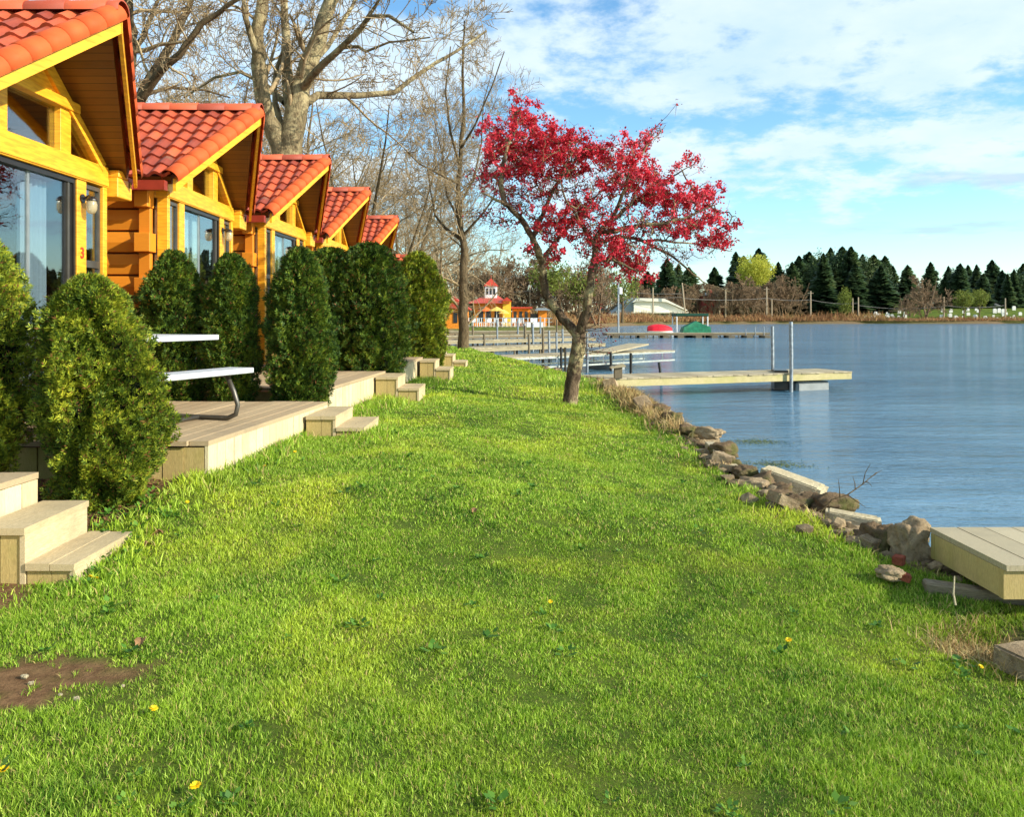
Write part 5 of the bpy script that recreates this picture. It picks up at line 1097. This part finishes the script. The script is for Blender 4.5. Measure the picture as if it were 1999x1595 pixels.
# headstones on the far lawn
hs = None; g = random.Random(8)
for i in range(58):
    px = g.choice([g.uniform(1690, 1715), g.uniform(1715, 1770), g.uniform(1835, 1870), g.uniform(1880, 1999), g.uniform(1880, 1999)]); d = g.uniform(228, 252); x = (px-HX)/FPX*d
    if hs is None:
        t = MB(); t.prism([(-.45, 0, 0), (.45, 0, 0), (.45, 0, .75), (.25, 0, .98), (-.25, 0, .98), (-.45, 0, .75)], (0, .25, 0)); hs = t.build('headstone', M['stone'], None); o = hs
    else: o = hs.copy(); COL.objects.link(o)
    s = g.uniform(.6, 1.35); o.location = (x, d, gz1(x, d)-.05); o.scale = (s, s, s*g.uniform(.8, 1.3)); tag(o, 'pale headstone on the cemetery lawn across the lake', 'headstone', 'headstones on the far lawn')
# utility poles with crossarms, and the cables between them
PL = [(1035, 545, 120, 0), (1150, 562, 215, 0), (1332, 552, 212, -.10), (1405, 563, 230, 0), (1417, 565, 225, 0), (1497, 560, 223, 0), (1507, 583, 226, 0), (1583, 568, 224, 0), (1676, 580, 224, 0), (1665, 582, 228, 0), (1843, 579, 224, 0), (1963, 582, 226, 0), (1275, 561, 212, 0)]
for i, (px, py, d, ln) in enumerate(PL):
    p = P(px, py, d); zb = -1.3 if d < 150 else -1.1; e = empty('utility_pole', (p.x, d, zb), ['slim pole behind the docks, left of the red tree', 'utility pole seen through the fork of the red tree', 'leaning utility pole at the right end of the white boathouse', 'dark utility pole beside the brick building', 'reddish utility pole just right of the brick building', 'tallest utility pole on the far shore, right of the yellow willow', 'short pole beside the tallest utility pole', 'utility pole below the tallest conifers', 'pale utility pole at the left edge of the cemetery lawn', 'thin pole left of the pale one by the cemetery', 'pale utility pole in the middle of the cemetery lawn', 'rightmost utility pole on the far shore', 'thin pole standing before the middle of the white boathouse'][i], 'utility pole', 'utility poles across the water')
    t = MB(); t.tube([(p.x-ln*10, d, zb), (p.x, d, p.z)], [.22, .16] if d > 150 else [.10, .07], 7); t.build('pole', M['polew'], e)
    if i in (5, 7): t = MB(); t.beam((p.x-.8, d, p.z-.6), (p.x+.8, d, p.z-.6), .12, .12); t.build('crossarm', M['polew'], e)
def cable(a, b, sag, label):
    A, B = P(*a), P(*b); t = MB(); t.tube([A.lerp(B, i/14)-Vector((0, 0, sag*4*(i/14)*(1-i/14))) for i in range(15)], .045 if a[2] > 150 else .025, 4); tag(base_origin(t.build('overhead_cable', M['wire'], None)), label, 'cable', 'overhead cables')
for k, (a, b, s) in enumerate([((1150,575,215),(1332,580,212),.5), ((1332,582,212),(1497,582,223),.5), ((1497,582,223),(1583,585,224),.4), ((1583,585,224),(1676,592,224),.5), ((1676,596,224),(1843,598,224),.8), ((1843,596,224),(1963,596,226),.6), ((1332,573,212),(1150,562,215),.6), ((700,560,120),(1035,568,120),.6), ((1035,572,120),(1150,590,215),.8)]):
    cable(a, b, s, ['cable between the forked-tree pole and the leaning pole', 'cable from the leaning pole to the tallest pole', 'cable just right of the tallest utility pole', 'cable running left of the cemetery lawn', 'cable over the left half of the cemetery lawn', 'cable over the right half of the cemetery lawn', 'upper cable over the white boathouse', 'cable passing above the restaurant tower', 'cable between the restaurant and the red tree'][k])

# ---------------------------------------------------------------- shoreline rocks, rubble, reeds
def rockmat(name, a, b, moss=None):
    t = NT(name); n = t.noise(5, 9, .7); c = t.mix(t.ramp(n, .3, .7), a, b); c = t.mix(t.ramp(t.noise(22, 6, .7), .52, .66, 0, .6), c, tuple(v*.4 for v in a))
    if moss: c = t.mix(t.ramp(t.noise(3.3, 6, .65), .5, .62, 0, .8), c, moss)
    return t.out(t.princ(c, .92, .1, t.bump(t.math('ADD', n, t.noise(30, 8, .7)), .9, .03)))
M['rock'] = rockmat('grey_brown_rock', (.20, .135, .075), (.52, .40, .245)); M['rock_d'] = rockmat('dark_mossy_rock', (.08, .055, .03), (.28, .19, .11), (.10, .11, .03)); M['concrete'] = rockmat('pale_concrete', (.42, .34, .20), (.68, .59, .39)); M['brickr'] = rockmat('broken_red_brick', (.20, .05, .03), (.44, .13, .07))
def rock(px, py, d, sx, sy, sz, mat, label, seed, rz=0, rx=0, ry=0, box=False, name='shore_rock', cat='rock', bury=.35):
    p = P(px, py, d); bm = bmesh.new(); SC = .88
    if box:
        bmesh.ops.create_cube(bm, size=1); bmesh.ops.bevel(bm, geom=bm.edges[:], offset=.07, segments=2, affect='EDGES'); bmesh.ops.subdivide_edges(bm, edges=bm.edges[:], cuts=2, use_grid_fill=True); am = .035
    else: bmesh.ops.create_icosphere(bm, subdivisions=4, radius=.56); am = .38
    for v in bm.verts:
        c = v.co.copy(); n = mnoise.fractal(c*1.6+Vector((seed*3.1, seed, 0)), .55, 2.2, 6)
        if not box:
            # facet towards a blocky shape
            m = max(abs(c.x), abs(c.y), abs(c.z)); c = c.lerp(c*(.5/m), .42)
        v.co = c*(1+am*n); v.co.x *= sx*SC; v.co.y *= sy*SC; v.co.z *= sz*SC
    me = bpy.data.meshes.new(name); bm.to_mesh(me); bm.free(); o = link_mesh(name, me, M[mat], None, smooth=not box)
    z = p.z; o.location = (p.x, d, z); o.rotation_euler = (R(rx), R(ry), R(rz)); tag(o, label, cat); return o
rock(1548, 945, 7.35, .62, .26, .16, 'concrete', 'long pale concrete slab sloping into the water, brightest of the rubble', 1, rz=-38, ry=14, box=True, name='concrete_slab', cat='slab')
rock(1775, 1062, 5.15, .26, .22, .32, 'rock', 'upright jagged pale rock just left of the near dock', 2, rz=20)
rock(1718, 1052, 5.3, .22, .2, .22, 'rock_d', 'dark lumpy rock left of the upright jagged rock', 3)
rock(1665, 1015, 5.9, .42, .18, .10, 'concrete', 'flat yellowish stone slab at the waterline below the dark rubble', 4, rz=-22, ry=6, box=True, name='concrete_slab', cat='slab')
rock(1625, 990, 6.3, .40, .24, .20, 'rock_d', 'dark knobbly rubble mass with roots, right of the pale slab', 5, rz=10)
rock(1565, 985, 6.4, .26, .22, .2, 'rock_d', 'dark rock next to the orange brick', 6)
rock(1520, 975, 6.6, .30, .26, .14, 'rock_d', 'low mossy rock left of the orange brick', 7, rz=30)
rock(1540, 998, 6.15, .12, .09, .09, 'brickr', 'broken orange brick at the edge of the lawn', 8, rz=25, box=True, name='brick', cat='brick')
rock(1755, 1094, 4.95, .09, .07, .06, 'brickr', 'dark red brick piece behind the upright rock', 9, rz=50, box=True, name='brick', cat='brick')
rock(1762, 1124, 4.7, .10, .07, .05, 'brickr', 'half-buried red brick in front of the near dock', 10, rz=-20, ry=20, box=True, name='brick', cat='brick')
rock(1740, 1120, 4.72, .14, .12, .08, 'rock', 'small pale stone touching the half-buried red brick', 11)
rock(1695, 1055, 5.35, .2, .14, .12, 'rock_d', 'dark flat stone above the lawn edge left of the lumpy rock', 12)
rock(1998, 1262, 3.55, .26, .26, .12, 'rock', 'sandy grey concrete block at the right edge below the near dock', 13, rz=15, box=True, name='concrete_block', cat='block')
rock(1415, 880, 8.6, .30, .22, .16, 'rock_d', 'dark square stone above the pale log on the bank', 14, rz=30)
rock(1425, 905, 8.1, .20, .18, .12, 'rock_d', 'dark stone at the foot of the pale log on the bank', 15)
rock(1345, 842, 9.9, .26, .22, .16, 'rock_d', 'brown stump-like rock at the lawn edge among dry reeds', 16)
rock(1470, 950, 7.1, .30, .2, .14, 'rock', 'grey-brown stone leaning against the pale concrete slab', 17, rz=-30)
rock(1455, 925, 7.6, .22, .2, .14, 'rock_d', 'mossy stone between the log and the pale concrete slab', 18)
rock(1385, 845, 9.6, .34, .2, .14, 'rock', 'tan stone beside the water above the log', 19, rz=-40)
rock(1365, 885, 8.75, .24, .16, .10, 'rock', 'light stone on the grass left of the log', 20)
rock(1310, 815, 11.0, .3, .2, .16, 'rock_d', 'brown rock hidden in dry reeds on the bank', 21)
rock(1640, 1028, 5.75, .16, .12, .08, 'rock', 'small tan stone under the flat slab', 22)
t = MB(); t.beam(P(1385, 868, 8.9), P(1445, 928, 7.75), .10, .07); tag(base_origin(t.build('driftwood_plank', M['dockw'], None, bevel=.008)), 'grey driftwood plank lying along the bank between the stones', 'plank')
t = MB(); t.tube([P(1372, 888, 8.5), P(1395, 905, 8.2), P(1412, 922, 7.9)], .012, 5); tag(base_origin(t.build('dry_stick', M['dockw'], None)), 'thin pale stick lying in the grass beside the driftwood plank', 'stick')
for q in bpy.data.objects:
    if q.get('label', '').startswith('sandy grey concrete block'): q.location = (2.36, 3.72, gz1(2.36, 3.72)+.05)
# small rubble as one mass along the bank
def rubble():
    g = np.random.default_rng(3); mb = MB(); bm0 = bmesh.new(); bmesh.ops.create_icosphere(bm0, subdivisions=1, radius=.5); bv = np.array([v.co[:] for v in bm0.verts]); bf = [tuple(v.index for v in f.verts) for f in bm0.faces]; bm0.free()
    for i in range(1900):
        y = g.uniform(3.0, 22)**1.0; y = 3+19*g.random()**1.5; x = np.interp(y, CA[1:15,1], CA[1:15,0])-.22+g.normal(0, .16); s = g.uniform(.025, .12)*(1+.02*y)
        v = bv*(1+.35*g.normal(0, 1, bv.shape)*.5)*s*np.array([1.3, 1, .7]); a = g.uniform(0, 6.28); c, q = math.cos(a), math.sin(a); v = np.stack([v[:,0]*c-v[:,1]*q, v[:,0]*q+v[:,1]*c, v[:,2]], 1); z = max(gz1(x, y), WZ-.02)
        mb.add([(x+p[0], y+p[1], z+p[2]+s*.15) for p in v], bf)
    t = NT('bank_rubble'); c = t.mix(t.isl(), (.07, .05, .03), (.42, .31, .18)); m = t.out(t.princ(t.mix(t.ramp(t.noise(12, 6, .7, vec=t.pos()), .4, .7), c, (.12, .09, .05)), .95, .1, t.bump(t.noise(40, 6, .7), .8, .02)))
    tag(mb.build('bank_rubble', m), 'small loose stones and soil clods along the eroded bank', 'rubble', kind='stuff')
rubble()
def reeds():
    g = np.random.default_rng(9); n = 15000; y = np.concatenate([g.normal(13.4, 1.7, n//2), g.uniform(10, 17.5, n//3), g.uniform(5.0, 9.5, n-n//2-n//3)]); y = np.where(vnoise(y*2, y*0, .5, 3)+g.normal(0, .4, n) > -.1, y, 13.4+g.normal(0, 1.2, n)); x = np.interp(y, CA[1:15,1], CA[1:15,0])-.24+g.normal(0, .17, n)
    z = np.maximum(gz(x, y), WZ); h = g.uniform(.06, .24, n)*np.where(y < 9.5, .4, 1)
    V, T = blades(x, y, z, h, .006+.0007*y, 1.25)
    m = m_leaf('dry_reeds', [(.07, .04, .018), (.36, .23, .09), (.58, .43, .20), (.16, .20, .03)], .8, .25, 2.5, .35)
    tag(np_mesh('dry_reeds', V, T, m), 'tan dead reeds and matted grass heaped along the bank', 'dry reeds', kind='stuff')
    # matted roots under the near dock
    n = 1500; y = g.normal(3.98, .17, n); x = g.normal(2.36, .14, n); V, T = blades(x, y, gz(x, y)+.02, g.uniform(.03, .10, n), np.full(n, .005), 1.6)
    tag(np_mesh('matted_roots', V, T, m), 'tangled dry roots in the hollow below the near dock corner', 'roots', kind='stuff')
    # leaf litter below the shrubs
    n = 5200; x = g.uniform(-4.2, -2.2, n); y = g.choice([5.3, 9.05, 12.8, 16.7], n)+g.normal(0, .3, n); k = gz(x, y) > -2; zz = gz(x, y)+.01; a = g.uniform(0, 6.28, n); s = g.uniform(.012, .035, n)
    P0 = np.stack([x, y, zz], 1); u = np.stack([np.cos(a), np.sin(a), g.uniform(-.3, .5, n)], 1)*s[:,None]; w = np.stack([-np.sin(a), np.cos(a), g.uniform(-.3, .5, n)], 1)*s[:,None]*.6
    V = np.stack([P0-u, P0-w, P0+u, P0+w], 1).reshape(-1, 3); m2 = m_leaf('leaf_litter', [(.08, .03, .015), (.26, .11, .05), (.40, .22, .12)], .9, .1, 3, .2)
    tag(np_mesh('leaf_litter', V, np.arange(n*4).reshape(-1, 4), m2), 'reddish brown leaf litter and mulch under the evergreens', 'leaf litter', kind='stuff')
    # weed floating close to the bank
    n = 1800; c = g.integers(0, 4, n); cx = np.array([3.0, 3.35, 3.7, 4.2])[c]; cy = np.array([7.0, 10.5, 12.4, 6.3])[c]; x = cx+g.normal(0, .22, n); y = cy+g.normal(0, .16, n)
    V, T = blades(x, y, np.full(n, WZ+.004), g.uniform(.02, .07, n), np.full(n, .008), 2.5); V[:,2] = np.clip(V[:,2], WZ-.01, WZ+.012)
    tag(np_mesh('floating_weed', V, T, m_leaf('floating_weed', [(.05, .07, .01), (.22, .25, .05)], .6, .2)), 'thin green weed floating on the water near the bank', 'water weed', kind='stuff')
reeds()
# loose rocks packed along the bank: six shapes, repeated at many sizes and angles
LR = []; g = random.Random(14); src = []
for i in range(6):
    rock(0, 0, 1, .30*(1+.2*(i % 3)), .22, .15+.03*(i % 2), ('rock', 'rock_d', 'rock')[i % 3], 'x', 60+i*7, box=(i in (2, 5))); src.append([q for q in bpy.data.objects if q.get('label') == 'x'][0]); src[-1]['label'] = 'y'
for i in range(78):
    o = src[i % 6] if i < 6 else src[i % 6].copy()
    if i >= 6: COL.objects.link(o)
    y = 4.9+11.5*(i/78)**1.25+g.uniform(-.1, .1); e0 = float(np.interp(y, CA[1:15,1], CA[1:15,0])); x = e0-.18+g.gauss(0, .13); s = g.uniform(.4, 1.0)*(1+.03*y); z = max(gz1(x, y), WZ)
    o.location = (x, y, z+.05*s); o.scale = (s, s*g.uniform(.7, 1.1), s*g.uniform(.6, 1.1)); o.rotation_euler = (g.uniform(-.5, .5), g.uniform(-.5, .5), g.uniform(0, 6.28)); LR.append((y, o)); tag(o, 'y', 'rock', 'loose rocks packed along the bank')
ORD2 = lambda n: ordinal(n) if n < 50 else {5: 'fifty', 6: 'sixty', 7: 'seventy'}[n//10]+('-'+ORD[n % 10-1]) if n % 10 else {5: 'fiftieth', 6: 'sixtieth', 7: 'seventieth'}[n//10]
LR.sort(key=lambda q: q[0])
for i, (_, o) in enumerate(LR): o['label'] = 'loose bank rock, %s along the water edge from the near dock' % (ordinal(i+1) if i < 49 else ORD2(i+1))
# bare twig reaching over the water
t = MB(); g = random.Random(2); A = [P(1600, 1003, 6.0), P(1625, 975, 6.0), P(1655, 966, 6.0), P(1685, 945, 6.1), P(1712, 922, 6.2)]; t.tube(A, [.008, .006, .005, .004, .002], 5)
for a, b in (((1655,966),(1690,990)), ((1685,945),(1700,905)), ((1670,955),(1665,930)), ((1700,932),(1722,918)), ((1640,970),(1637,935)), ((1690,940),(1703,950)), ((1600,1003),(1580,1008))): t.tube([P(*a, 6.05), P((a[0]+b[0])/2+g.uniform(-3, 3), (a[1]+b[1])/2+g.uniform(-3, 3), 6.08), P(*b, 6.1)], [.004, .003, .0015], 4)
tag(base_origin(t.build('bare_twig', M['bark_brown'], None)), 'thin bare twig reaching from the rubble out over the water', 'twig')
t = MB(); t.tube([P(1866, 1182, 3.95), P(1862, 1160, 3.97), P(1864, 1125, 4.0)], [.006, .005, .003], 5); tag(base_origin(t.build('dry_reed', M['dockw'], None)), 'single pale dry stem upright in front of the near dock', 'stem')
# ---------------------------------------------------------------- dandelions, fallen leaves, pebbles
M['dand'] = m_plain('dandelion_yellow', (.90, .62, .01), .6)
dn = None
for px, py, lab in [(576,882,'yellow dandelion beside the picnic table deck, nearest its far steps'), (517,910,'yellow dandelion in the grass left of the other one by the deck'), (178,1126,'yellow dandelion against the nearest wooden steps'), (188,1130,'second yellow dandelion against the nearest wooden steps, on its right'), (300,1384,'yellow dandelion at the right tip of the bare soil patch'), (382,1535,'yellow dandelion near the bottom edge, below the bare soil patch'), (8,1503,'yellow dandelion at the extreme left edge of the lawn'), (1915,1302,'yellow dandelion at the right edge below the concrete block'), (1540,1250,'small yellow dandelion alone on the right half of the lawn'), (366,980,'yellow dandelion in front of the corner of the picnic table deck'), (1075,1175,'tiny yellow dandelion in the middle of the lawn')]:
    # walk down the view ray to the lawn
    d = 1.5
    while d < 12 and (HY-py)/FPX*d > gz1((px-HX)/FPX*d, d)+.035: d += .01
    p = P(px, py, d)
    if dn is None:
        dn = empty('dandelion', (0,0,0), '', 'dandelion'); t = MB()
        for k in range(26):
            a = k*2.4; el = .1+1.1*(k % 5)/5; r = .017; v = Vector((math.cos(a)*math.cos(el), math.sin(a)*math.cos(el), math.sin(el)*.6))*r; w = v.cross(Vector((0,0,1))).normalized()*.0035; t.add([(0,0,0), v*.7+w, v, v*.7-w], [(0,1,2,3)])
        t.build('petals', M['dand'], dn, local=True); t = MB(); t.tube([(0,0,-.05), (0,0,0)], .0016, 5); t.build('stem', M['newleaf'], dn, local=True); o = dn
    else: o = copy_tree(dn)
    o.location = p; o['label'] = lab; o['group'] = 'dandelions in the lawn'; s = rnd.uniform(.85, 1.15); o.scale = (s, s, s); o.rotation_euler = (R(rnd.uniform(0, 30)), 0, rnd.uniform(0, 6))
M['dead'] = m_plain('dead_leaf', (.26, .14, .06), .8, var=.3, sc=30)
for px, py, lab, s in [(275,1248,'pale curled dead leaf lying above the bare soil patch', 1.), (305,1038,'brown dead leaf in the grass right of the nearest steps', 1.3), (290,1058,'darker dead leaf just below the brown one by the steps', 1.), (928,993,'grey-green dead leaf flat in the middle of the lawn', 1.)]:
    d = 1.5
    while d < 12 and (HY-py)/FPX*d > gz1((px-HX)/FPX*d, d)+.03: d += .01
    p = P(px, py, d)+Vector((0, 0, -.018)); t = MB(); n = 7; vs = []
    for i in range(n):
        for k in range(3): u = i/(n-1); w = .018*math.sin(math.pi*(.08+.84*u))*(1+.3*(i % 2)); vs.append(((u-.5)*.06, (k-1)*w, .012*abs(k-1)+.010*math.sin(u*5)))
    t.add(vs, [(i*3+k, i*3+k+1, (i+1)*3+k+1, (i+1)*3+k) for i in range(n-1) for k in range(2)]); o = t.build('fallen_leaf', M['dead'], None); o.location = p; o.scale = (s, s, s); o.rotation_euler = (.12, .08, px); tag(o, lab, 'fallen leaf')
for i, (px, py, s, lab) in enumerate([(48,1322,.028,'largest white pebble on the bare soil'), (60,1334,.020,'small pale pebble just below the largest one on the soil'), (150,1365,.022,'pale pebble in the middle of the bare soil'), (118,1356,.014,'tiny pebble left of the one in the middle of the soil'), (240,1340,.014,'tiny pebble near the right end of the bare soil')]):
    rock(px, py, 1.0, s, s*.8, s*.6, 'concrete', lab, 40+i, name='pebble', cat='pebble'); o = bpy.context.scene.objects[-1] if False else [q for q in bpy.data.objects if q.get('label') == lab][0]
    d = 1.5
    while d < 12 and (HY-py)/FPX*d > gz1((px-HX)/FPX*d, d)+.008: d += .005
    o.location = P(px, py, d)
def weeds():
    g = np.random.default_rng(77); cs = [(-2.35+g.normal(0, .16), 5.05+g.normal(0, .2)) for _ in range(46)]+[(-2.12+g.normal(0, .06), 4.45+g.normal(0, .22)) for _ in range(22)]+[(-1.3+g.normal(0, .12), 8.1+g.normal(0, .3)) for _ in range(16)]+[(-2.0+g.normal(0, .05), 7.0+g.normal(0, .6)) for _ in range(18)]+[(g.uniform(-1.9, 2.2), g.uniform(2.0, 7.0)) for _ in range(90)]
    V = []
    for cx, cy in cs:
        z = gz1(cx, cy); n = int(g.integers(7, 16)); r0 = g.uniform(.012, .030)
        for k in range(n):
            a = g.uniform(0, 6.28); e = g.uniform(.0, .9); d = np.array([math.cos(a)*math.cos(e), math.sin(a)*math.cos(e), math.sin(e)]); w = np.array([-math.sin(a), math.cos(a), 0])*r0*.5; b = np.array([cx, cy, z+.012])+d*r0*g.uniform(.2, 1.4)
            V += [b, b+d*r0*.6+w, b+d*r0*1.3, b+d*r0*.6-w]
    V = np.array(V); tag(np_mesh('lawn_weeds', V, np.arange(len(V)).reshape(-1, 4), m_leaf('broadleaf_weeds', [(.025, .085, .012), (.08, .20, .02), (.17, .30, .04)], .5, .25, 3, .3)), 'broad-leaved weeds growing low among the grass and by the deck corner', 'weeds', kind='stuff')
weeds()
make_grass()
# lift everything so that the lawn at the photographer's feet is z = 0
for o in list(S.objects):
    if o.parent is None: o.location.z += LIFT
bpy.context.view_layer.update()
